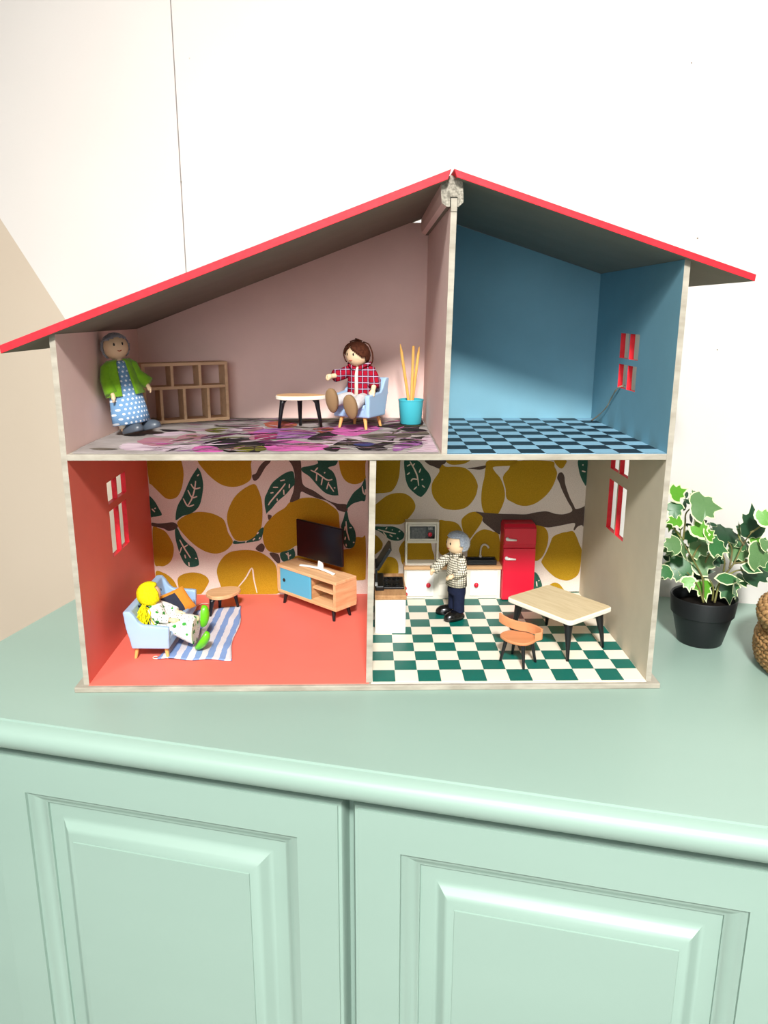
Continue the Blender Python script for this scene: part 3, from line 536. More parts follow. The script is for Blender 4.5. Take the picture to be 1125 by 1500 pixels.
def side_table(label, loc, rot, rx_, ry_, h, feet, edge, group):
    t = thing('side_table', label, 'table', loc, group=group); c_, s_ = math.cos(rot), math.sin(rot)
    pts = smooth_closed([(rx_*(1+.07*math.cos(3*q))*math.cos(q), ry_*(1+.07*math.cos(3*q))*math.sin(q)) for q in [2*math.pi*i/12 for i in range(12)]], 3)
    pts = [(x*c_-y*s_, x*s_+y*c_) for x, y in pts]
    MB().prism(pts, h, h+.0042).build('edge_band', edge, t, bevel=.0008)
    MB().prism([(x*.96, y*.96) for x, y in pts], h+.0040, h+.0046).build('table_top', M_beech, t)
    for (fx, fy) in feet:
        x, y = fx-loc[0], fy-loc[1]
        level_leg([(x*.74,y*.74,h), (x*.82,y*.82,h-.004), (x*.90,y*.90,h*.5), (x,y,0)], [.0042,.0028,.0022,.0016], 10).build('leg', M_black, t, smooth=True)
    return t
# ---- pink room
armchair('pale blue plastic armchair seating the doll in red plaid shirt', (.2605,.1655,Z1+.0016), R(-29.4), .047, .043)
side_table('small round-topped table with black legs in the pink room', (.1945,.1632,Z1+.0016), R(0), .0275, .0165, .0305, [(.1725,.1530),(.1938,.1750),(.2179,.1605)], M_edge, 'three-legged side tables')
sh = thing('cubby_shelf', 'beech cubby shelf with seven open compartments behind grey-haired doll', 'shelf', (.0208,.1792,Z1+.0015), R(27.8))
SL, SH_, SD, st = .0975, .0672, .0235, .0034
MB().box(0, SL, 0, SD, 0, st).build('bottom_board', M_shelfw, sh, bevel=.0003)
MB().box(0, SL, 0, SD, SH_-st, SH_).build('top_board', M_shelfw, sh, bevel=.0003)
MB().box(st, SL-st, .0003, SD, .0378, .0378+st).build('middle_board', M_shelfw, sh, bevel=.0003)
for x in (0, SL-st): MB().box(x, x+st, 0, SD, st, SH_-st).build('side_board', M_shelfw, sh, bevel=.0003)
for x in (.0333, .0650): MB().box(x-.0015, x+.0015, .0004, SD, .0378+st, SH_-st).build('divider', M_shelfw, sh)
for x in (.0200, .0460, .0735): MB().box(x-.0015, x+.0015, .0004, SD, st, .0378).build('divider', M_shelfw, sh)
cp = thing('cup', 'turquoise plastic tapered cup with sticks at the pink partition', 'cup', (.3178,.1905,Z1+.0015))
MB().lathe([(.0113,.0),(.0120,.0008),(.0140,.0262),(.0143,.0262),(.0145,.0272),(.0140,.0278),(.0131,.0272),(.0110,.0030),(.0002,.0025)], 36, cap=True).build('cup_body', M_aqua, cp, smooth=True, auto=True)
for (bx, tx, ty, tz, lab) in [(.001,-.0125,.002,.0885,'bamboo stick leaning left out of the turquoise cup'), (.0,.0020,-.002,.0865,'upright bamboo stick with blunt end in the turquoise cup'), (-.001,.0088,.004,.0855,'bamboo stick leaning right out of the turquoise cup')]:
    s_ = MB().tube([(bx,0,.0032),(bx+(tx-bx)*.9,ty*.9,.0032+(tz-.0032)*.9),(tx,ty,tz)], [.0017,.0016,.0005 if 'upright' not in lab else .0014], 8).build('stick', M_stick, smooth=True, auto=True)
    tag(place(s_, (.3178,.1905,Z1+.0015)), lab, 'stick', 'sticks in the cup')
# ---- blue room twine
tw = MB()
for k in range(3):
    pts = [(.5445,.142+k*.001,.2735),(.5385,.1415+k*.0012,.2718),(.5365,.150,.2675-k*.0008),(.5375,.165+k*.001,.2570),(.5365,.178-k*.0008,.2460),(.5350,.198+k*.0009,.2345),(.5320,.2150+k*.0018,.2256)]
    tw.tube(smooth_open(pts, 6), .0005, 6)
tag(place(tw.build('twine', M_twine, smooth=True), (0,0,0)), 'frayed grey twine hanging from the blue room window', 'string')
# ---- living room
armchair('pale blue plastic loveseat seating the yellow-haired doll', (.0465,.1095,.0003), R(88), .117, .044, 'sofa')
side_table('small round-topped table with black legs beside the striped rug', (.0960,.1875,.0003), R(38), .0212, .0160, .0212, [(.0829,.1690),(.0894,.1960),(.1111,.1999)], M_beech, 'three-legged side tables')
rug = MB(); NU, NV = 40, 24
c00, c10, c11, c01 = Vector((.0505,.0535)), Vector((.1265,.0500)), Vector((.1160,.2040)), Vector((.0600,.1840))
rv = []
for i in range(NU+1):
    for j in range(NV+1):
        u_, v_ = j/NV, i/NU
        p = (c00*(1-u_)+c10*u_)*(1-v_) + (c01*(1-u_)+c11*u_)*v_
        p += Vector((.0020*math.sin(v_*9+u_*2), .0014*math.sin(u_*11)))
        rv.append((p.x, p.y, .0010+.0007*math.sin(v_*14+u_*5)*math.sin(u_*9) + .0003))
rug.add(rv, [(i*(NV+1)+j, i*(NV+1)+j+1, (i+1)*(NV+1)+j+1, (i+1)*(NV+1)+j) for i in range(NU) for j in range(NV)])
rg = thing('rug', 'crumpled blue and white striped rug before the loveseat', 'rug', (0,0,0.0002))
rug.build('rug_cloth', M_stripe, rg, smooth=True, solid=.0007)
MB().tube(smooth_open([(.0615,.187,.0008),(.0600,.200,.0012),(.0660,.212,.0010),(.0760,.208,.0010),(.0830,.192,.0010)], 6), .00045, 6).build('loose_thread', M_edge, rg, smooth=True)
MB().tube(smooth_open([(.0515,.0535,.0012),(.0470,.0545,.0014),(.0465,.0585,.0014),(.0500,.0595,.0012)], 6), .00045, 6).build('loose_thread', M_edge, rg, smooth=True)
cu = thing('cushion', 'orange felt cushion with slate patch lying on the loveseat', 'cushion', (.0550,.1285,.0350), R(62), R(-42))
def pillow(w_, h_, t_):
    mb = MB(); n_ = 14; P_ = []
    for s in (1, -1):
        for i in range(n_+1):
            for j in range(n_+1):
                u_, v_ = i/n_*2-1, j/n_*2-1
                k = max(0, (1-u_**4)*(1-v_**4))**.5
                P_.append((u_*w_/2*(1-.04*(1-abs(v_))), s*t_/2*k, v_*h_/2*(1-.04*(1-abs(u_)))))
    q = (n_+1)**2
    F = [(i*(n_+1)+j, i*(n_+1)+j+1, (i+1)*(n_+1)+j+1, (i+1)*(n_+1)+j) for i in range(n_) for j in range(n_)]
    mi = [1 if (.02 < (i/n_) < .52 and j/n_ < .80) else 0 for i in range(n_) for j in range(n_)]
    mb.add(P_[:q], F, 0); mb.add(P_[q:], F, mi); return mb
pillow(.044, .028, .0070).build('cushion_cover', [M_orange, M_slate], cu, smooth=True)
tvc = thing('tv_cabinet', 'beech television cabinet with sky blue sliding door on black legs', 'cabinet', (.1572,.2190,.0003), R(-43.8))
CW, CD, CB, CT, ct = .1035, .0340, .0140, .0497, .0038
MB().box(0,CW,0,CD,CT-ct,CT).build('top_board', M_beech, tvc, bevel=.0006)
MB().box(0,CW,0,CD,CB,CB+ct).build('bottom_board', M_beech, tvc, bevel=.0006)
for x in (0, CW-ct*1.15): MB().box(x, x+ct*1.15, 0, CD, CB+ct, CT-ct).build('side_board', M_beechy, tvc)
MB().box(ct, CW-ct, CD-.0025, CD-.0005, CB+ct, CT-ct).build('back_panel', M_oak, tvc)
MB().box(.058, CW-ct*1.15, .006, CD-.0025, .0308, .0334).build('inner_shelf', M_beech, tvc)
MB().box(.0565, .0585, .004, CD-.0025, CB+ct, CT-ct).build('divider', M_oak, tvc)
sd = MB().box(.0048, .0592, .0006, .0031, CB+ct*.95, CT-ct*.95).build('sliding_door', M_door, tvc, bevel=.0006)
MB().lathe([(.0021,-.0004),(.0021,.0006)], 16).build('finger_hole', M_dark, sd, loc=(.0125,.0005,.0315), rot=(R(90),0,0))
for (x, y) in [(.010,.006),(CW-.010,.006),(CW-.010,CD-.006),(.010,CD-.006)]:
    dx, dy = (-.0025 if x < .05 else .0025), (-.002 if y < .015 else .002)
    bar_leg('leg', tvc, (x,y,CB), (x+dx,y+dy,0), .0028, .0017, M_black)
tv = thing('television', 'black flat television on white stand on the beech cabinet', 'television', (.2115,.1965,CT+.0001), R(-40))
MB().box(-.037,.037,-.0016,.0016,.0105,.0568).build('casing', M_black, tv, bevel=.0006)
MB().box(-.0362,.0362,-.0019,-.0014,.0113,.0560).build('screen', M_screen, tv)
MB().tube([(0,.0008,.0020),(0,.0010,.0115)], [.0040,.0030], 14).build('stand_neck', M_white, tv, smooth=True, auto=True)
MB().tube(smooth_open([(-.0275,-.0060,.0014),(-.015,-.0035,.0018),(0,-.0028,.0024),(.015,-.0035,.0018),(.0275,-.0060,.0014)], 6), [.0026]*25, 12, flat_=.5).build('stand_foot', M_white, tv, smooth=True)
# ---- kitchen
ck = thing('cooker', 'white toy cooker unit with oak top and black hob by partition', 'cooker', (.2764,.1185,.0003))
MB().box(0,.0340,0,.0740,0,.0400).build('body', M_white, ck, bevel=.0006)
MB().box(-.0002,.0350,-.0010,.0752,.0400,.0452).build('worktop', M_oak, ck, bevel=.0005)
hb = MB().box(.0025,.0332,.0185,.0560,.0452,.0478).build('hob', M_black, ck, bevel=.0005)
for (x, y) in [(.0140,.0275),(.0140,.0470),(.0255,.0275),(.0255,.0470)]: MB().lathe([(.0048,.0478),(.0046,.0484),(.0030,.0484),(.0028,.0479)], 18, (x, y)).build('burner', M_screen, hb, smooth=True, auto=True)
MB().box(.0006,.0105,.0135,.0610,.0452,.0510).build('hinge_bar', M_black, ck, bevel=.0012)
MB().box(.0002,.0030,.0135,.0200,.0512,.0540).build('hinge_plate', M_silver, ck)
MB().box(.0004,.0030,.0180,.0560,.0505,.0700).build('back_plate', M_black, ck, bevel=.0004)
MB().box(0,.0038,.0200,.0540,0,.0285).build('lid', M_black, ck, bevel=.0006, loc=(.0012,0,.0685), rot=(0,R(31),0))
for y in (.026,.046): MB().ball((.0358,y,.0365),(.0018,.0022,.0022),8).build('knob', M_redp, ck, smooth=True)
od = MB().box(.0340,.0350,.0150,.0600,.0040,.0330).build('oven_door', M_white, ck, bevel=.0003)
MB().tube([(.0362,.030,.0290),(.0362,.045,.0290)], .0009, 8).build('handle', M_tap, od, smooth=True)
kc = thing('kitchen_cabinet', 'white toy kitchen base cabinet with red knobs and beech worktop', 'cabinet', (.3140,.2264,.0003))
KD = .0200
MB().box(0,.1205,.0012,KD,0,.0385).build('body', M_creamw, kc, bevel=.0004)
MB().box(-.0006,.1213,-.0008,KD,.0385,.0428).build('worktop', M_beech, kc, bevel=.0005)
for (x0, x1, kx) in [(.0025,.0365,.0300), (.0822,.1160,.0898)]:
    d_ = MB().box(x0,x1,-.0006,.0010,.0040,.0365).build('door', M_white, kc, bevel=.0004)
    MB().tube([(kx,-.0004,.0190),(kx,-.0020,.0190)], .0010, 8).ball((kx,-.0030,.0190),(.0029,.0020,.0032),10).build('knob', M_redp, d_, smooth=True)
for (z0, z1) in [(.0040,.0188),(.0205,.0365)]: MB().box(.0425,.0780,-.0004,.0010,z0,z1).build('drawer', M_creamw, kc, bevel=.0004)
mw = thing('microwave_stand', 'white stand with built-in microwave above open shelf on worktop', 'microwave', (.3150,.2300,.0432))
MD = .0160
for x in (0, .0389): MB().box(x,x+.0026,0,MD,0,.0558).build('side_board', M_creamw, mw, bevel=.0003)
MB().box(.0026,.0389,0,MD,0,.0026).build('bottom_board', M_creamw, mw)
MB().box(.0026,.0389,0,MD,.0532,.0558).build('top_board', M_creamw, mw)
MB().box(.0026,.0389,0,MD,.0290,.0320).build('middle_board', M_creamw, mw)
ov = MB().box(.0030,.0385,-.0006,MD,.0322,.0530).build('oven', M_creamw, mw, bevel=.0006)
MB().box(.0056,.0362,-.0010,.0004,.0350,.0506).build('control_panel', M_screen, ov)
MB().box(.0074,.0246,-.0013,.0004,.0360,.0494).build('oven_window', flat('grey_window', (96,98,98), .3, .5, c2=(70,72,72), vscale=500), ov)
MB().ball((.0303,-.0012,.0405),(.0026,.0008,.0030),10).build('dial', M_redp, ov, smooth=True)
for k in range(3): MB().box(.0282+.0018*k,.0295+.0018*k,-.0013,.0003,.0476,.0494).build('display_digit', M_silver, ov)
MB().box(.0280,.0338,-.0013,.0003,.0464,.0469).build('display_line', M_silver, ov)
sk = thing('sink', 'black toy sink block with curved cream tap on beech worktop', 'sink', (.3926,.2302,.0432))
MB().box(0,.0368,0,.0155,0,.0026).box(0,.0368,0,.0016,.0026,.0064).box(0,.0368,.0120,.0155,.0026,.0064).box(0,.0016,.0016,.0120,.0026,.0064).box(.0352,.0368,.0016,.0120,.0026,.0064).build('basin', M_black, sk, bevel=.0003)
tp = MB().tube(smooth_open([(.0180,.0137,.0060),(.0182,.0137,.0150),(.0194,.0133,.0208),(.0226,.0122,.0232),(.0262,.0110,.0218),(.0278,.0103,.0190)], 5), .00125, 10).build('tap', M_tap, sk, smooth=True)
MB().lathe([(.0022,.0062),(.0018,.0085),(.0013,.0090)], 14, (.0180,.0137)).build('tap_collar', M_tap, tp, smooth=True)
fr = thing('fridge', 'glossy red toy fridge freezer with two white handles by sink', 'fridge', (.4352,.2205,.0003))
FW, FD, FH = .0402, .0255, .0975
MB().rings([[(x,y,0) for x,y in ((0,.002),(FW,.002),(FW,FD),(0,FD))], [(x,y,FH-.004) for x,y in ((0,.002),(FW,.002),(FW,FD),(0,FD))], [(x,y,FH) for x,y in ((.0014,.0055),(FW-.0014,.0055),(FW-.0014,FD),(.0014,FD))]]).build('body', M_redp, fr, bevel=.0009)
for (z0, z1, hz) in [(.0008,.0672,.0545), (.0720,.0932,.0790)]:
    d_ = MB().box(.0004,FW-.0004,-.0010,.0024,z0,z1).build('door', M_redp, fr, bevel=.0008)
    MB().tube([(.0045,-.0024,hz+.0006),(.0080,-.0024,hz+.0002),(.0155,-.0022,hz-.0006)], [.0019,.0016,.0010], 10).tube([(.0042,-.0008,hz+.001),(.0042,-.0026,hz+.001)], .0022, 12).build('handle', M_white, d_, smooth=True)
dt = thing('dining_table', 'pale wood dining table with white edge and splayed black legs', 'table', (.4742,.0926,.0003), R(-54))
TL, TWD, TH_ = .0890, .0690, .0412
def rrect(a, b, r, n_=5):
    o_ = []
    for (sx, sy, q0) in ((1,1,0),(-1,1,90),(-1,-1,180),(1,-1,270)):
        for i in range(n_+1):
            q = R(q0+90*i/n_); o_.append((sx*(a-r)+r*math.cos(q), sy*(b-r)+r*math.sin(q)))
    return o_
MB().prism(rrect(TL/2,TWD/2,.005), TH_, TH_+.0050).build('edge_band', M_edge, dt, bevel=.0010)
MB().prism(rrect(TL/2-.0012,TWD/2-.0012,.0042), TH_+.0046, TH_+.0054).build('table_top', M_ply2, dt)
for sx in (-1,1):
    for sy in (-1,1):
        x, y = sx*(TL/2-.0075), sy*(TWD/2-.0075)
        level_leg([(x-sx*.0040,y-sy*.0030,TH_),(x-sx*.0025,y-sy*.002,TH_-.006),(x-sx*.0010,y-sy*.001,TH_-.016),(x+sx*.0008,y+sy*.0006,.014),(x+sx*.0022,y+sy*.0016,0)], [.0062,.0044,.0033,.0023,.0016], 12).build('leg', M_black, dt, smooth=True)
ch = thing('dining_chair', 'orange bentwood chair with curved back before the dining table', 'chair', (.4228,.0441,.0003))
def hb_(p): return (p[0]-.4228, p[1]-.0441)
seat = smooth_closed([hb_(p) for p in [(.4050,.0540),(.4085,.0410),(.4165,.0325),(.4260,.0295),(.4345,.0340),(.4405,.0425),(.4385,.0545),(.4290,.0620),(.4150,.0640)]], 4)
MB().prism(seat, .0232, .0262).build('seat', M_chairw, ch, smooth=True, bevel=.0008, auto=True)
path = smooth_open([(.4070,.0715,.0420),(.4110,.0658,.0405),(.4175,.0618,.0386),(.4250,.0592,.0370),(.4335,.0562,.0366),(.4405,.0490,.0366),(.4452,.0395,.0368)], 5)
band = MB(); rgs = []
for i, (x, y, zt) in enumerate(path):
    p = Vector(hb_((x,y))); q0, q1 = Vector(path[max(i-1,0)][:2]), Vector(path[min(i+1,len(path)-1)][:2]); t_ = (q1-q0).normalized(); nn = Vector((-t_.y,t_.x))*.0011
    zt += .0010; zb = zt-.0100
    rgs.append([(p.x+nn.x,p.y+nn.y,zb),(p.x+nn.x,p.y+nn.y,zt),(p.x-nn.x,p.y-nn.y,zt),(p.x-nn.x,p.y-nn.y,zb)])
band.rings(rgs).build('backrest', M_chairw, ch, bevel=.0006)
MB().rings([[(hb_((.4446,.0380))[0],hb_((.4446,.0380))[1],.0345),(hb_((.4462,.0402))[0],hb_((.4462,.0402))[1],.0345),(hb_((.4462,.0402))[0],hb_((.4462,.0402))[1],.0262),(hb_((.4446,.0380))[0],hb_((.4446,.0380))[1],.0262)],
            [(hb_((.4375,.0385))[0],hb_((.4375,.0385))[1],.0330),(hb_((.4390,.0410))[0],hb_((.4390,.0410))[1],.0330),(hb_((.4390,.0410))[0],hb_((.4390,.0410))[1],.0240),(hb_((.4375,.0385))[0],hb_((.4375,.0385))[1],.0240)]]).build('back_bracket', M_chairw, ch, bevel=.0004)
for (fx, fy) in [(.4050,.0459),(.4252,.0260),(.4405,.0421),(.4204,.0625)]:
    x, y = hb_((fx,fy)); bar_leg('leg', ch, (x*.72,y*.72,.0236), (x,y,0), .0023, .0013, M_black)

# ------------------------------------------------------------------ dolls
HR = .0125
def chain(mb, pts, rad, n=14):
    mb.tube(pts, rad, n)
    for p, r in ((pts[0], rad[0]), (pts[-1], rad[-1])): mb.ball(p, r, 8)
def hand(mb, wrist, d, side_v, sc=1.0):
    d = Vector(d).normalized(); sv = Vector(side_v).normalized(); up = d.cross(sv).normalized(); w0 = Vector(wrist)
    pc = w0 + d*.0026*sc
    mb.ball(pc, .0023*sc, 8)
    for k in range(4):
        b_ = pc + sv*((k-1.5)*.00105*sc) + d*.0012*sc
        L_ = (.0032,.0036,.0035,.0028)[k]*sc
        mb.tube([b_, b_+d*L_*.6, b_+d*L_*.85-up*L_*.45], [.00075*sc,.0007*sc,.0006*sc], 6)
    b_ = pc - sv*.0018*sc
    mb.tube([b_, b_-sv*.0010*sc+d*.0014*sc, b_-sv*.0006*sc+d*.0026*sc-up*.0008*sc], [.0009*sc,.0008*sc,.0006*sc], 6)
def face(parent, hc, yaw=0, pitch=0, dx=.0042, dz=.0022):
    m_ = Matrix.Translation(hc) @ Euler((pitch,0,yaw)).to_matrix().to_4x4()
    for s in (-1,1):
        a = math.asin(dx/HR)
        p = Vector((s*dx, -math.sqrt(HR**2-dx**2-dz**2)-.0001, dz))
        MB().ball((0,0,0),(.0009,.0005,.0016),8).build('eye', M_eye, parent, smooth=True, loc=tuple(m_ @ p), rot=(pitch,0,yaw+s*a))
    pts = [Vector((x,0,-.0048+.35*abs(x)**1.0)) for x in (-.0022,-.0012,0,.0012,.0022)]
    pts = [m_ @ Vector((p.x, -math.sqrt(HR**2-p.x**2-p.z**2)-.0001, p.z)) for p in pts]
    MB().tube(pts, [.0002,.00045,.0005,.00045,.0002], 6).build('mouth', M_lip, parent, smooth=True)
def hair_cap(parent, hc, m, cut, yaw=0, pitch=0, k=1.07, rough_=.0004, name='hair'):
    # spherical cap around the back and crown; cut(x, y, z) on the unit sphere says whether hair grows there
    mb = MB(); n1, n2 = 28, 44; mm = Matrix.Translation(hc) @ Euler((pitch,0,yaw)).to_matrix().to_4x4(); rr = random.Random(3)
    idx = {}; vs_ = []; fs = []
    for i in range(n1+1):
        for j in range(n2):
            a, b_ = math.pi*i/n1, 2*math.pi*j/n2
            p = Vector((math.sin(a)*math.cos(b_), math.sin(a)*math.sin(b_), math.cos(a)))
            vs_.append((p, tuple(mm @ (p*(HR*k + rr.uniform(-rough_,rough_))))))
    for i in range(n1):
        for j in range(n2):
            q = (i*n2+j, i*n2+(j+1)%n2, (i+1)*n2+(j+1)%n2, (i+1)*n2+j)
            c = sum((vs_[t][0] for t in q), Vector())/4
            if cut(c.x, c.y, c.z): fs.append(q)
    mb.add([v[1] for v in vs_], fs)
    return mb.build(name, m, parent, smooth=True, solid=.0016)
def sleeve(mb, pts, rad, n=16):
    mb.tube(pts, rad, n)
def loft(mb, secs, n=28, a0=0, a1=360, wob=0, seed=0):
    # secs: (cx, cy, z, rx, ry); angle measured from the front (-y)
    full = a1-a0 >= 360; rg = []; rr = random.Random(seed); ph = rr.uniform(0,6)
    for i, (cx, cy, z, rx, ry) in enumerate(secs):
        ring = []
        for j in range(n):
            a = R(a0 + (a1-a0)*j/(n if full else n-1)); q = 1 + wob*math.sin(7*a+ph)*(i/len(secs))
            ring.append((cx+rx*q*math.sin(a), cy-ry*q*math.cos(a), z))
        rg.append(ring)
    return mb.rings(rg, 0, full, full)
def shoe(parent, heel, direction, up, m, L_=.027, w_=.0135, h_=.0105, sole=None, name='shoe'):
    d = Vector(direction).normalized(); u_ = Vector(up).normalized(); s_ = d.cross(u_).normalized(); u_ = s_.cross(d)
    mm = Matrix((s_, d, u_)).transposed().to_4x4(); mm.translation = heel
    mb = MB(); rg = []
    for (z, k) in [(0,.94),(.0010,1.0),(.0025,1.0)] : rg.append([(w_/2*k*math.cos(q)*(1-.10*math.sin(q)*-1), L_/2 + L_/2*k*math.sin(q), z) for q in [2*math.pi*i/28 for i in range(28)]])
    for t in (.2,.4,.6,.8,.93,.99):
        kk = math.sqrt(1-t*t); rg.append([(w_/2*kk*math.cos(q)*(1+.10*math.sin(q)), L_*(.5+.03*t) + L_/2*kk*math.sin(q), .0025+(h_-.0025)*t) for q in [2*math.pi*i/28 for i in range(28)]])
    mb.rings(rg, 0, True, True, mm)
    o = mb.build(name, m, parent, smooth=True)
    if sole: MB().rings([[(w_/2*.97*math.cos(q)*(1+.10*math.sin(q)), L_/2+L_/2*.97*math.sin(q), z) for q in [2*math.pi*i/28 for i in range(28)]] for z in (-.0006,.0006)], 0, True, True, mm).build('sole', sole, o)
    return o

# granny in green cardigan
gd = thing('doll', 'grey-haired doll in green cardigan and dotted blue dress leaning in corner', 'doll', (.0282,.1080,Z1+.0034), R(32), R(-6), R(-6))
hc = (0,-.001,.0868)
b = MB(); b.ball(hc, HR, 16); b.tube([(0,0,.066),(0,0,.080)], [.0055,.0050], 12); b.ball((0,0,.060),(.0100,.0065,.012),12); b.tube([(0,0,.034),(0,0,.060)], [.0070,.0065], 16)
for s, hnd in ((-1,(-.0145,-.0110,.0400)), (1,(.0225,-.0085,.0440))):
    chain(b, [(s*.0095,0,.0690),(s*.0150,-.001,.0560),hnd], [.0036,.0030,.0022]); hand(b, hnd, (s*.15,-.35,-1), (0,1,-.2), 1.05)
    chain(b, [(s*.0070,0,.0340),(s*.0072,.0005,.0180),(s*.0074,.001,.0050)], [.0052,.0046,.0040])
b.build('body', M_skin, gd, remesh=.0007, smo=2)
face(gd, hc, R(2), 0)
hair_cap(gd, hc, M_ghair, lambda x,y,z: not (y < -.18 and z < .72 - .25*abs(x)) and z > -.72 and not (y < -.05 and z < -.3), R(2))
for s in (-1,1): MB().tube([(s*.0074,.001,.0160),(s*.0074,.000,.0060)], [.0052,.0056], 14).build('sock', M_cream, gd, smooth=True)
loft(MB(), [(0,-.0005,.0730,.0070,.0060),(0,-.0005,.0690,.0112,.0078),(0,-.0005,.0600,.0128,.0092),(0,-.0010,.0480,.0142,.0112),(0,-.0015,.0360,.0168,.0132),(0,-.0015,.0220,.0182,.0145),(0,-.0015,.0100,.0190,.0150)], wob=.03).build('dress', M_dots, gd, smooth=True)
cg = MB()
loft(cg, [(0,0,.0742,.0085,.0078),(0,0,.0715,.0130,.0098),(0,0,.0620,.0150,.0118),(0,-.0005,.0500,.0168,.0134),(0,-.0010,.0385,.0192,.0154)], 30, 20, 340, .015)
for s, hnd in ((-1,(-.0158,-.0100,.0425)), (1,(.0235,-.0075,.0475))):
    sleeve(cg, [(s*.0080,0,.0700),(s*.0125,-.0005,.0665),(s*.0155,-.0015,.0570),hnd], [.0052,.0058,.0056,.0060])
cg.build('cardigan', M_cardigan, gd, smooth=True, solid=.0013)
for s in (-1,1): shoe(gd, (s*.0078,.0060,-.0005), (.55+s*.10,-1,.10), (0,0,1), M_shoeg, .0290, .0150, .0100)

# grandfather at the worktop
md = thing('doll', 'silver-haired doll in checked shirt and dark trousers at kitchen worktop', 'doll', (.3728,.1700,.0004), R(-72))
hc = (0,-.001,.0893)
b = MB(); b.ball(hc, HR, 16); b.tube([(0,0,.066),(0,0,.082)], [.0055,.0050], 12); b.ball((0,0,.062),(.0100,.0065,.011),12); b.tube([(0,0,.036),(0,0,.060)], [.0070,.0070], 16)
MA = [((-.0110,0,.0715),(-.0150,-.0110,.0650),(-.0130,-.0220,.0575)), ((.0110,0,.0715),(.0170,-.0010,.0600),(.0120,-.0105,.0545))]
for k, (a, c, e) in enumerate(MA):
    chain(b, [a, c, e], [.0038,.0032,.0024]); hand(b, e, Vector(e)-Vector(c), (0,0,1) if k == 0 else (1,0,0), 1.35)
for s in (-1,1): chain(b, [(s*.0070,0,.0350),(s*.0072,0,.0200),(s*.0074,0,.0050)], [.0055,.0048,.0040])
b.build('body', M_skin, md, remesh=.0007, smo=2)
face(md, hc, R(8), 0)
hair_cap(md, hc, M_mhair, lambda x,y,z: not (y < -.22 and z < .62) and z > -.55 and not (y < -.0 and z < -.05), R(8), k=1.10, rough_=.0006)
fz = MB(); rr = random.Random(11)
for i in range(700):                         # fluffy wisps on the crown
    p = Vector((rr.gauss(0,1), rr.gauss(.35,1), rr.gauss(.4,.9))).normalized()
    if p.y < -.25 and p.z < .7 or p.z < -.35: continue
    t_ = (p + Vector((rr.uniform(-.6,.6),rr.uniform(-.4,.6),rr.uniform(-.9,.1)))).normalized(); q = Vector(hc)+p*HR*1.08
    s_ = p.cross(t_).normalized()*.00022
    e_ = q + (p*.5+t_*.5)*.0030
    fz.add([tuple(q+s_),tuple(q-s_),tuple(e_)], [(0,1,2)])
fz.build('hair_wisps', M_mhair, md)['kind'] = 'stuff'
tr = MB()
loft(tr, [(0,0,.0420,.0128,.0098),(0,0,.0330,.0136,.0102),(0,0,.0290,.0138,.0100)], 24)
for s in (-1,1): sleeve(tr, [(s*.0068,0,.0310),(s*.0072,0,.0190),(s*.0075,0,.0078)], [.0072,.0066,.0068])
tr.build('trousers', M_navy, md, smooth=True, remesh=.0008, smo=2)
shp = MB()
loft(shp, [(0,0,.0765,.0062,.0056),(0,0,.0738,.0110,.0080),(0,0,.0660,.0138,.0102),(0,-.0004,.0520,.0146,.0112),(0,-.0004,.0395,.0152,.0118)], 28, wob=.02)
for k, (a, c, e) in enumerate(MA):
    e2 = Vector(c)+(Vector(e)-Vector(c))*(1.25 if k == 0 else .80)
    sleeve(shp, [Vector(a)*.8+Vector((0,0,.0142)), a, c, tuple(e2)], [.0050,.0058,.0058,.0060])
for s in (-1,1): shp.tube([(s*.0010,-.0068,.0735),(s*.0060,-.0060,.0770),(s*.0078,.001,.0785)], [.0016,.0020,.0016], 8)
shp.build('shirt', M_check, md, smooth=True)
for s in (-1,1): shoe(md, (s*.0080,.0070,0), (s*.18,-1,0), (0,0,1), M_shoeb, .0280, .0145, .0110)

# woman in the armchair
wd = thing('doll', 'brown-haired doll in red plaid shirt sitting with soles forward', 'doll', (.2610,.1660,Z1+.0280), R(-27))
hc = (-.0020,-.0030,.0515)
b = MB(); b.ball(hc, HR, 16); b.tube([(0,.001,.030),(-.001,-.001,.044)], [.0055,.0050], 12); b.ball((0,.001,.026),(.0095,.0065,.011),12); b.tube([(0,.0035,.006),(0,.001,.026)], [.0070,.0070], 16)
WA = [((-.0110,.001,.0350),(-.0200,-.0080,.0300),(-.0245,-.0190,.0290)), ((.0110,.001,.0350),(.0185,-.0010,.0240),(.0200,-.0085,.0160))]
for k, (a, c, e) in enumerate(WA):
    chain(b, [a, c, e], [.0038,.0032,.0026]); hand(b, e, Vector(e)-Vector(c), (0,.3,1) if k == 0 else (1,0,0), 1.35)
WL = [((-.0060,.001,.0050),(-.0085,-.0180,.0060),(-.0120,-.0360,.0040)), ((.0060,.001,.0050),(.0090,-.0180,.0050),(.0110,-.0360,.0000))]
for l in WL: chain(b, list(l), [.0055,.0048,.0042])
b.build('body', M_skin, wd, remesh=.0007, smo=2)
face(wd, hc, R(-12), R(6))
hr = hair_cap(wd, hc, M_brown, lambda x,y,z: not (y < -.15 and z < .80 - .9*abs(x+.1)) and z > -.85 and not (y < .1 and z < -.45), R(-12), R(6), 1.08)
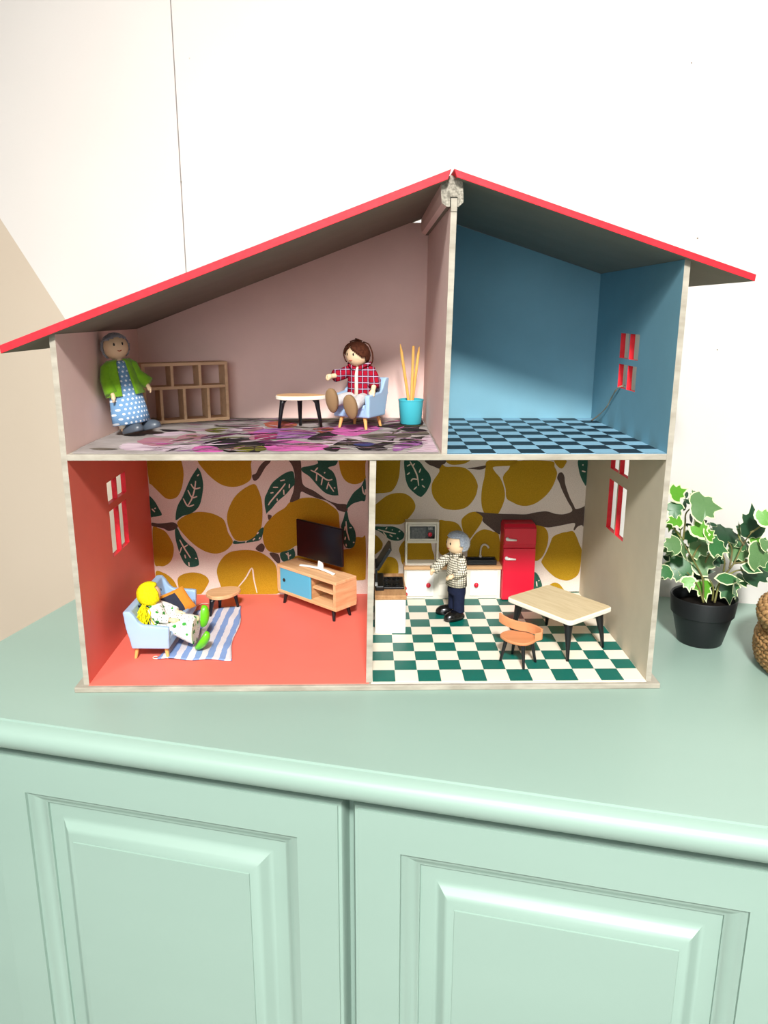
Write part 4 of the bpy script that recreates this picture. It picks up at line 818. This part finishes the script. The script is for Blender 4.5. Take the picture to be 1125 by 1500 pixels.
for pts in [[(.004,.000,.0650),(.0120,-.003,.0625),(.0165,-.004,.0540),(.0170,-.004,.0460),(.0150,-.004,.0420)], [(-.004,-.002,.0655),(-.0135,-.004,.0620),(-.0170,-.006,.0540),(-.0150,-.007,.0470),(-.0130,-.007,.0440)], [(.000,.002,.0660),(-.0060,-.001,.0668),(-.0110,-.003,.0650)], [(.002,.001,.0658),(-.003,-.002,.0680),(-.0045,-.003,.0685)]]:
    MB().tube(smooth_open(pts, 5), .00075, 8).build('hair_strand', M_brown, hr, smooth=True)
sh_ = MB()
loft(sh_, [(0,.0005,.0405,.0070,.0065),(0,.0005,.0375,.0118,.0088),(0,.0010,.0290,.0142,.0108),(0,.0020,.0170,.0150,.0118),(0,.0022,.0050,.0160,.0128)], 32, 9, 351, .02)
for k, (a, c, e) in enumerate(WA):
    e2 = Vector(c)+(Vector(e)-Vector(c))*.62
    sleeve(sh_, [(a[0]*.7,a[1],a[2]+.0012), a, c, tuple(e2)], [.0050,.0058,.0058,.0064])
sh_.build('plaid_shirt', M_plaid, wd, smooth=True, solid=.0010)
cl = MB()
for s in (-1,1): cl.tube(smooth_open([(s*.0035,-.0085,.0365),(s*.0085,-.0075,.0405),(s*.0125,-.001,.0425),(s*.0090,.006,.0425)], 4), [.0018]*13, 8)
cl.build('collar', M_plaid, wd, smooth=True)
loft(MB(), [(0,.0005,.0400,.0060,.0062),(0,.0010,.0290,.0100,.0098),(0,.0020,.0050,.0110,.0112)], 20).build('undershirt', M_cream, wd, smooth=True)
pt = MB(); pt.ball((0,.001,.0055),(.0125,.0100,.0062),12)
for l in WL: chain(pt, [l[0], l[1], tuple(Vector(l[1])+(Vector(l[2])-Vector(l[1]))*.8)], [.0068,.0064,.0062])
pt.build('trousers', M_greyf, wd, remesh=.0008, smo=3)
shoe(wd, (-.0120,-.0370,-.0075), (-.06,-.15,1), (0,-1,-.10), M_sole, .0265, .0140, .0062, M_sole).name = 'shoe'
shoe(wd, (.0115,-.0370,-.0130), (-.16,-.15,1), (0,-1,-.10), M_sole, .0265, .0150, .0062, M_sole)

# girl on the loveseat
yd = thing('doll', 'yellow-haired doll in white leaf-print dress with lime shoes on loveseat', 'doll', (.0480,.0860,.0268), R(88))
hc = (-.0010,.0090,.0338)
b = MB(); b.ball(hc, HR*.92, 16); b.tube([(0,.005,.014),(0,.008,.028)], [.0050,.0048], 12); b.ball((0,.004,.013),(.0085,.0065,.009),12); b.tube([(0,0,.004),(0,.004,.014)], [.0070,.0070], 16)
GA = [((-.0100,.005,.0185),(-.0165,-.0030,.0130),(-.0130,-.0155,.0095)), ((.0100,.005,.0185),(.0160,-.0050,.0120),(.0110,-.0165,.0090))]
for k, (a, c, e) in enumerate(GA):
    chain(b, [a, c, e], [.0034,.0030,.0023]); hand(b, e, Vector(e)-Vector(c), (0,0,1), 1.3)
GL = [((-.0060,0,.0010),(-.0100,-.0190,.0030),(-.0110,-.0340,-.0080)), ((.0060,0,.0010),(.0095,-.0190,.0040),(.0105,-.0360,.0020))]
for l in GL: chain(b, list(l), [.0052,.0044,.0036])
b.build('body', M_skin, yd, remesh=.0007, smo=2)
face(yd, hc, R(40), R(-8))
HR_ = HR; HR = HR*.92
hg = hair_cap(yd, hc, M_yellow, lambda x,y,z: not (y < -.35 and z < .72) and z > -.9 and not (y < -.1 and z < -.55), R(40), R(-8), 1.09)
HR = HR_
pn = MB(); rr = random.Random(2)
for i in range(46):                          # yarn strands of the ponytail over the near shoulder
    x0, y0 = -.0095+rr.gauss(0,.0012), .0125+rr.gauss(0,.0012)
    e_ = Vector((-.0205+rr.gauss(0,.003), .0125+rr.gauss(0,.0042), .0060+rr.gauss(0,.003)))
    m_ = Vector((-.0165+rr.gauss(0,.0016), .0135+rr.gauss(0,.003), .0170+rr.gauss(0,.002)))
    pn.tube(smooth_open([(x0,y0,.0250+rr.gauss(0,.0006)), tuple(m_), tuple(e_)], 4), .00055, 5)
pn.build('ponytail', M_yellow, hg, smooth=True)
MB().tube([(-.0100,.0190,.0235),(-.0105,.0130,.0240),(-.0125,.0075,.0235)], [.0009,.0013,.0009], 8).build('hair_tie', M_navy, hg, smooth=True)
ds = MB()
loft(ds, [(0,.0055,.0250,.0062,.0058),(0,.0050,.0220,.0105,.0078),(0,.0035,.0120,.0122,.0098),(0,.0010,.0030,.0135,.0112)], 28)
rg = []
for (y, rx, z0, z1) in [(.004,.0140,-.0030,.0085),(-.008,.0165,-.0060,.0095),(-.020,.0185,-.0120,.0100),(-.0310,.0195,-.0185,.0095),(-.0375,.0200,-.0210,.0070)]:
    rg.append([(rx*math.cos(q), y, (z0+z1)/2+(z1-z0)/2*math.sin(q)) for q in [2*math.pi*i/28 for i in range(28)]])
ds.rings(rg)
for a, c, e in GA: sleeve(ds, [(a[0]*.7,a[1],a[2]+.0012), a, c, tuple(Vector(c)+(Vector(e)-Vector(c))*.8)], [.0044,.0050,.0050,.0048])
ds.build('dress', M_floral, yd, remesh=.0008, smo=2)
shoe(yd, (-.0140,-.0385,-.0210), (-.25,-.55,.80), (0,-1,-.3), M_shoel, .0270, .0125, .0085)
shoe(yd, (.0110,-.0400,-.0080), (0.0,-.10,1), (0,-1,.05), M_shoel, .0255, .0120, .0085)

# ------------------------------------------------------------------ ivy in a black pot
pc = Vector((.6385,.1080,-.006))
pl = thing('potted_ivy', 'variegated ivy in black plastic flowerpot beside the dolls house', 'plant', tuple(pc))
MB().lathe([(.0225,0),(.0236,.0012),(.0312,.0335),(.0332,.0345),(.0350,.0530),(.0346,.0542),(.0330,.0530),(.0312,.0355),(.0300,.0350)], 48, cap=True).build('flowerpot', M_pot, pl, smooth=True, auto=True)
MB().lathe([(.0312,.0410),(.022,.0425),(.008,.0430)], 24).build('soil', M_soil, pl, smooth=True)
IVY = [(0,-.46),(.14,-.50),(.36,-.44),(.52,-.26),(.60,-.06),(.46,-.02),(.36,.06),(.40,.22),(.38,.36),(.26,.32),(.17,.36),(.08,.54),(0,.74)]
def leaf_mesh(name, mg, outline, inner=.72, bend=.12):
    out = outline + [(-x, y) for x, y in outline[-2:0:-1]]
    f = lambda x, y: (x, y, -bend*x*x*2 - bend*.8*(y-.1)**2 + .07*abs(x))
    cy = .02; n = len(out)
    inn = [(x*inner, cy+(y-cy)*inner) for x, y in out]
    v = [f(*p) for p in out] + [f(*p) for p in inn] + [f(0,cy)]
    fs = [(i,(i+1)%n,n+(i+1)%n,n+i) for i in range(n)] + [(n+i,n+(i+1)%n,2*n) for i in range(n)]
    me = bpy.data.meshes.new(name); me.from_pydata(v, [], fs); me.materials.append(M_leafe); me.materials.append(mg)
    me.polygons.foreach_set('material_index', [0]*n+[1]*n); me.polygons.foreach_set('use_smooth', [True]*(2*n)); return me
LM = [leaf_mesh('leaf', M_leafg[k], IVY, (.90,.93,.82,.985)[k], (.18,.30,.10,.22)[k]) for k in range(4)]
OVAL = [(0,-.5),(.18,-.35),(.27,0),(.18,.35),(0,.55)]
LM.append(leaf_mesh('leaf', M_leafg[3], OVAL, .96, .2))
LM.append(leaf_mesh('leaf', M_leafg[0], [(0,-.5),(.22,-.30),(.33,0),(.24,.32),(.1,.55),(0,.8)], .84, .25))
IVYLEAVES = [(-0.0435, 0.1711, -0.0069, 0.0198, 2, 70, 20, 10), (-0.0465, 0.1535, -0.011, 0.0185, 0, 175, 25, -10), (-0.0185, 0.1599, -0.019, 0.0317, 1, 95, 35, 10), (-0.0221, 0.1651, -0.0006, 0.0126, 1, 0, 30, 20), (-0.0207, 0.1348, -0.0185, 0.0212, 2, 20, 25, 0), (-0.0082, 0.1083, 0.0047, 0.0251, 1, 100, 35, 10), (-0.001, 0.116, -0.0211, 0.0238, 0, 110, 30, 25), (-0.0039, 0.0914, 0.0045, 0.0284, 1, 65, 45, -10), (-0.0302, 0.0837, 0.0055, 0.0317, 0, 232, 25, -15), (-0.0285, 0.1099, -0.0051, 0.0278, 1, 42, 20, 68), (-0.0004, 0.0607, 0.0021, 0.0218, 2, 172, 20, 5), (-0.0248, 0.0733, -0.0136, 0.0152, 2, 172, 30, -20), (0.0237, 0.1193, 0.0148, 0.0291, 3, 102, 55, 10), (0.0493, 0.1324, 0.0085, 0.0317, 3, 2, 15, 10), (0.0486, 0.1463, -0.0141, 0.0198, 2, 60, 25, -10), (0.0384, 0.1008, 0.0108, 0.0251, 1, 118, 40, 5), (0.0426, 0.088, -0.0084, 0.0198, 5, 112, 30, 0), (0.0521, 0.1016, -0.0093, 0.0291, 1, 100, 20, 20), (0.0634, 0.0731, 0.0172, 0.0304, 3, 100, 60, 0), (0.0176, 0.0763, -0.0094, 0.0251, 5, 100, 50, 0), (0.0267, 0.059, 0.0007, 0.0238, 0, 172, 15, -10), (0.0262, 0.0638, -0.0162, 0.0198, 0, 176, 10, 60), (0.0548, 0.1121, 0.0067, 0.0172, 2, 88, 40, 0), (0.026, 0.1305, -0.0132, 0.0185, 1, -28, 15, 72), (-0.0487, 0.1185, -0.0203, 0.0198, 1, 268, 35, 0), (-0.039, 0.103, 0.0112, 0.0145, 1, 255, 30, 10), (-0.0469, 0.1432, -0.0161, 0.0172, 2, 250, 40, 0), (0.0141, 0.0853, 0.0189, 0.0132, 3, 120, 30, 40), (-0.0402, 0.1305, 0.0115, 0.0119, 2, 200, 20, 10), (-0.0378, 0.1208, -0.0014, 0.0132, 0, 260, 20, 20), (0.0259, 0.0779, -0.0216, 0.0106, 1, 130, 20, 60), (-0.0106, 0.1287, -0.0199, 0.0159, 2, 60, 30, 30), (-0.0511, 0.0852, -0.0149, 0.0159, 0, 240, 30, 0), (0.0571, 0.1147, -0.0088, 0.0145, 1, 90, 40, 20), (0.0014, 0.0741, 0.0202, 0.0221, 3, 95, 26, -35), (-0.0048, 0.0796, 0.0273, 0.0237, 0, 145, 50, -30), (0.0152, 0.0922, 0.0151, 0.0186, 5, 245, 42, -15), (-0.0254, 0.1036, 0.0108, 0.0167, 0, 93, 47, -27), (0.0146, 0.0906, 0.0192, 0.0176, 3, 112, 58, -7), (0.0134, 0.0907, 0.0107, 0.0173, 3, 113, 40, 0), (-0.0157, 0.1173, 0.0097, 0.0192, 0, 165, 18, 13), (-0.0007, 0.1078, 0.0191, 0.0163, 1, 168, 22, -35), (-0.0215, 0.076, 0.0219, 0.0192, 1, 144, 15, -25), (-0.0263, 0.083, 0.0093, 0.0161, 0, 206, 46, 33), (0.0442, 0.0885, 0.017, 0.0151, 5, 109, 55, -24), (0.0705, 0.1063, 0.0221, 0.016, 0, 73, 32, -16), (0.0549, 0.0638, 0.0233, 0.0193, 0, 91, 60, 16), (0.0441, 0.1072, 0.0157, 0.0197, 0, 248, 38, 31), (0.077, 0.0752, 0.0257, 0.021, 0, 148, 22, 11), (0.0568, 0.105, 0.0114, 0.0178, 1, 207, 16, 13), (0.0742, 0.0932, 0.0223, 0.0145, 5, 88, 28, -7), (-0.0162, 0.1526, 0.0297, 0.0097, 4, 300, 25, 4), (-0.0256, 0.1517, 0.0143, 0.0122, 4, 20, 18, 27), (-0.0057, 0.1382, 0.015, 0.0103, 4, 340, 36, -30), (-0.0028, 0.1319, 0.0157, 0.0097, 4, 60, 37, -39), (-0.016, 0.1371, 0.0167, 0.0109, 4, 200, 24, 35), (0.007, 0.1261, 0.0249, 0.0085, 4, 200, 12, -18), (0.0127, 0.1275, 0.0246, 0.0097, 4, 300, 40, -7), (0.0122, 0.1187, 0.0243, 0.0109, 4, 340, 10, 34), (-0.0161, 0.1588, 0.0348, 0.0085, 4, 200, 27, -1), (-0.0125, 0.1646, 0.024, 0.0061, 4, 300, 30, -32), (-0.0104, 0.1241, 0.0322, 0.0097, 4, 300, 27, -2), (-0.0377, 0.0975, 0.0135, 0.0097, 4, 60, 33, -23), (-0.0355, 0.0918, 0.0144, 0.0097, 4, 340, 25, 18), (-0.0264, 0.0893, 0.0134, 0.0073, 4, 340, 33, -34), (-0.0061, 0.1355, 0.0276, 0.0085, 4, 20, 21, -9), (-0.0195, 0.1221, 0.0322, 0.0097, 4, 60, 21, 33), (-0.0295, 0.1196, 0.0264, 0.0109, 4, 60, 11, 39), (-0.0348, 0.0881, 0.0257, 0.0109, 4, 300, 11, 12)]
IVYSTEMS = [[(-0.0011, -0.0007, 0.0463), (-0.0052, -0.0034, 0.0732), (-0.018, -0.0025, 0.0963), (-0.0311, 0.0009, 0.1177), (-0.0344, -0.0025, 0.131)], [(-0.0311, -0.0035, 0.1177), (-0.0298, -0.0012, 0.1363), (-0.0295, -0.0002, 0.1467), (-0.0226, 0.0003, 0.1546)], [(0.0107, -0.0038, 0.0462), (0.0174, 0.0022, 0.069), (0.0281, -0.0013, 0.0907), (0.0374, 0.0023, 0.1108), (0.0415, -0.0039, 0.1255)], [(0.0202, 0.0036, 0.0799), (0.0186, 0.0007, 0.0934), (0.0158, 0.0038, 0.1015)], [(0.0174, 0.0039, 0.069), (0.0344, 0.0027, 0.0812), (0.0474, -0.0032, 0.0811)], [(0.0281, -0.0012, 0.0907), (0.0408, -0.0021, 0.0933), (0.0505, 0.0022, 0.0987)], [(0.0415, -0.0025, 0.1255), (0.0492, -0.0022, 0.1307), (0.0548, -0.0031, 0.1373)], [(-0.0052, -0.003, 0.0732), (-0.0016, 0.0035, 0.0881), (0.0035, 0.0038, 0.1016), (0.0094, -0.001, 0.1069)], [(0.0107, 0.0019, 0.0462), (0.009, -0.0003, 0.0621), (0.0041, 0.0002, 0.0718)], [(-0.018, -0.001, 0.0963), (-0.0126, 0.0011, 0.107), (-0.0106, -0.0021, 0.1123)], [(-0.0311, -0.0019, 0.1177), (-0.0408, 0.0001, 0.131), (-0.0432, -0.0024, 0.1429)], [(0.0374, -0.0005, 0.1108), (0.0324, 0.0036, 0.1202), (0.0281, -0.0038, 0.1348)], [(-0.0011, -0.0032, 0.0463), (-0.0085, 0.0024, 0.0663), (-0.023, -0.0035, 0.0814)], [(0.0235, -0.002, 0.0853), (0.0265, 0.0028, 0.1042), (0.0201, 0.0008, 0.1149)]]

rr = random.Random(4)
for (x, z, dy, size, k, roll, tilt, turn) in IVYLEAVES:
    o = bpy.data.objects.new('leaf', LM[k]); COL.objects.link(o); o.parent = pl
    n_ = Vector((math.sin(R(turn))*math.cos(R(tilt)), -math.cos(R(turn))*math.cos(R(tilt)), math.sin(R(tilt))))
    tip = Vector((math.sin(R(roll)), 0, math.cos(R(roll)))); tip = (tip - n_*tip.dot(n_)).normalized(); sx = tip.cross(n_)
    m_ = Matrix((sx, tip, n_)).transposed().to_4x4(); m_.translation = Vector((x, dy, z)); o.matrix_local = m_ @ Matrix.Scale(size, 4)
for pts in IVYSTEMS: MB().tube(smooth_open(pts, 6), [.0012 - .0006*i/(6*(len(pts)-1)) for i in range(6*(len(pts)-1)+1)], 7).build('stem', M_stem, pl, smooth=True)

# ------------------------------------------------------------------ woven basket at the right edge
bc = Vector((.7555,.0250,-.006)); BR = .0895
bk = thing('basket', 'round woven seagrass basket with thick braided rim at right edge', 'basket', tuple(bc))
prof = [(.075,.000),(.0845,.006),(.0872,.016),(.0868,.030),(.0830,.040),(.0795,.0445)]
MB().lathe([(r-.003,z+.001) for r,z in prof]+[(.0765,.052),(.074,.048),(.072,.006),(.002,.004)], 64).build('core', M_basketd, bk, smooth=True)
def twist_ring(mb, r, z, n, th, slant, ph):
    for i in range(n):
        a = 2*math.pi*(i+ph)/n; c, s = math.cos(a), math.sin(a); L_ = 2*math.pi*r/n*.78
        p = Vector((r*c, r*s, z)); t_ = Vector((-s, c, slant)).normalized()
        mb.tube([p-t_*L_, p-t_*L_*.4+Vector((c,s,0))*th*.5, p+t_*L_*.4+Vector((c,s,0))*th*.5, p+t_*L_], [th*.45,th,th,th*.45], 6)
wv = MB(); zz = .004; row = 0
while zz < .044:
    for q in range(len(prof)-1):
        if prof[q][1] <= zz <= prof[q+1][1]:
            t = (zz-prof[q][1])/(prof[q+1][1]-prof[q][1]); r = prof[q][0]+(prof[q+1][0]-prof[q][0])*t; break
    twist_ring(wv, r-.001, zz, 62, .0024, .35 if row % 2 else -.2, .5*(row % 2)); zz += .0042; row += 1
wv.build('weave', M_basket, bk, smooth=True)['kind'] = 'stuff'
rm = MB()
for k, (dr_, dz) in enumerate([(.0012,.0455),(.0045,.0485),(.0058,.0530),(.0045,.0575),(.0008,.0608),(-.004,.062)]):
    twist_ring(rm, .080+dr_, dz+.002, 56, .0031, .75 if k % 2 else .55, .5*(k % 2))
rm.build('braided_rim', M_basket, bk, smooth=True)['kind'] = 'stuff'
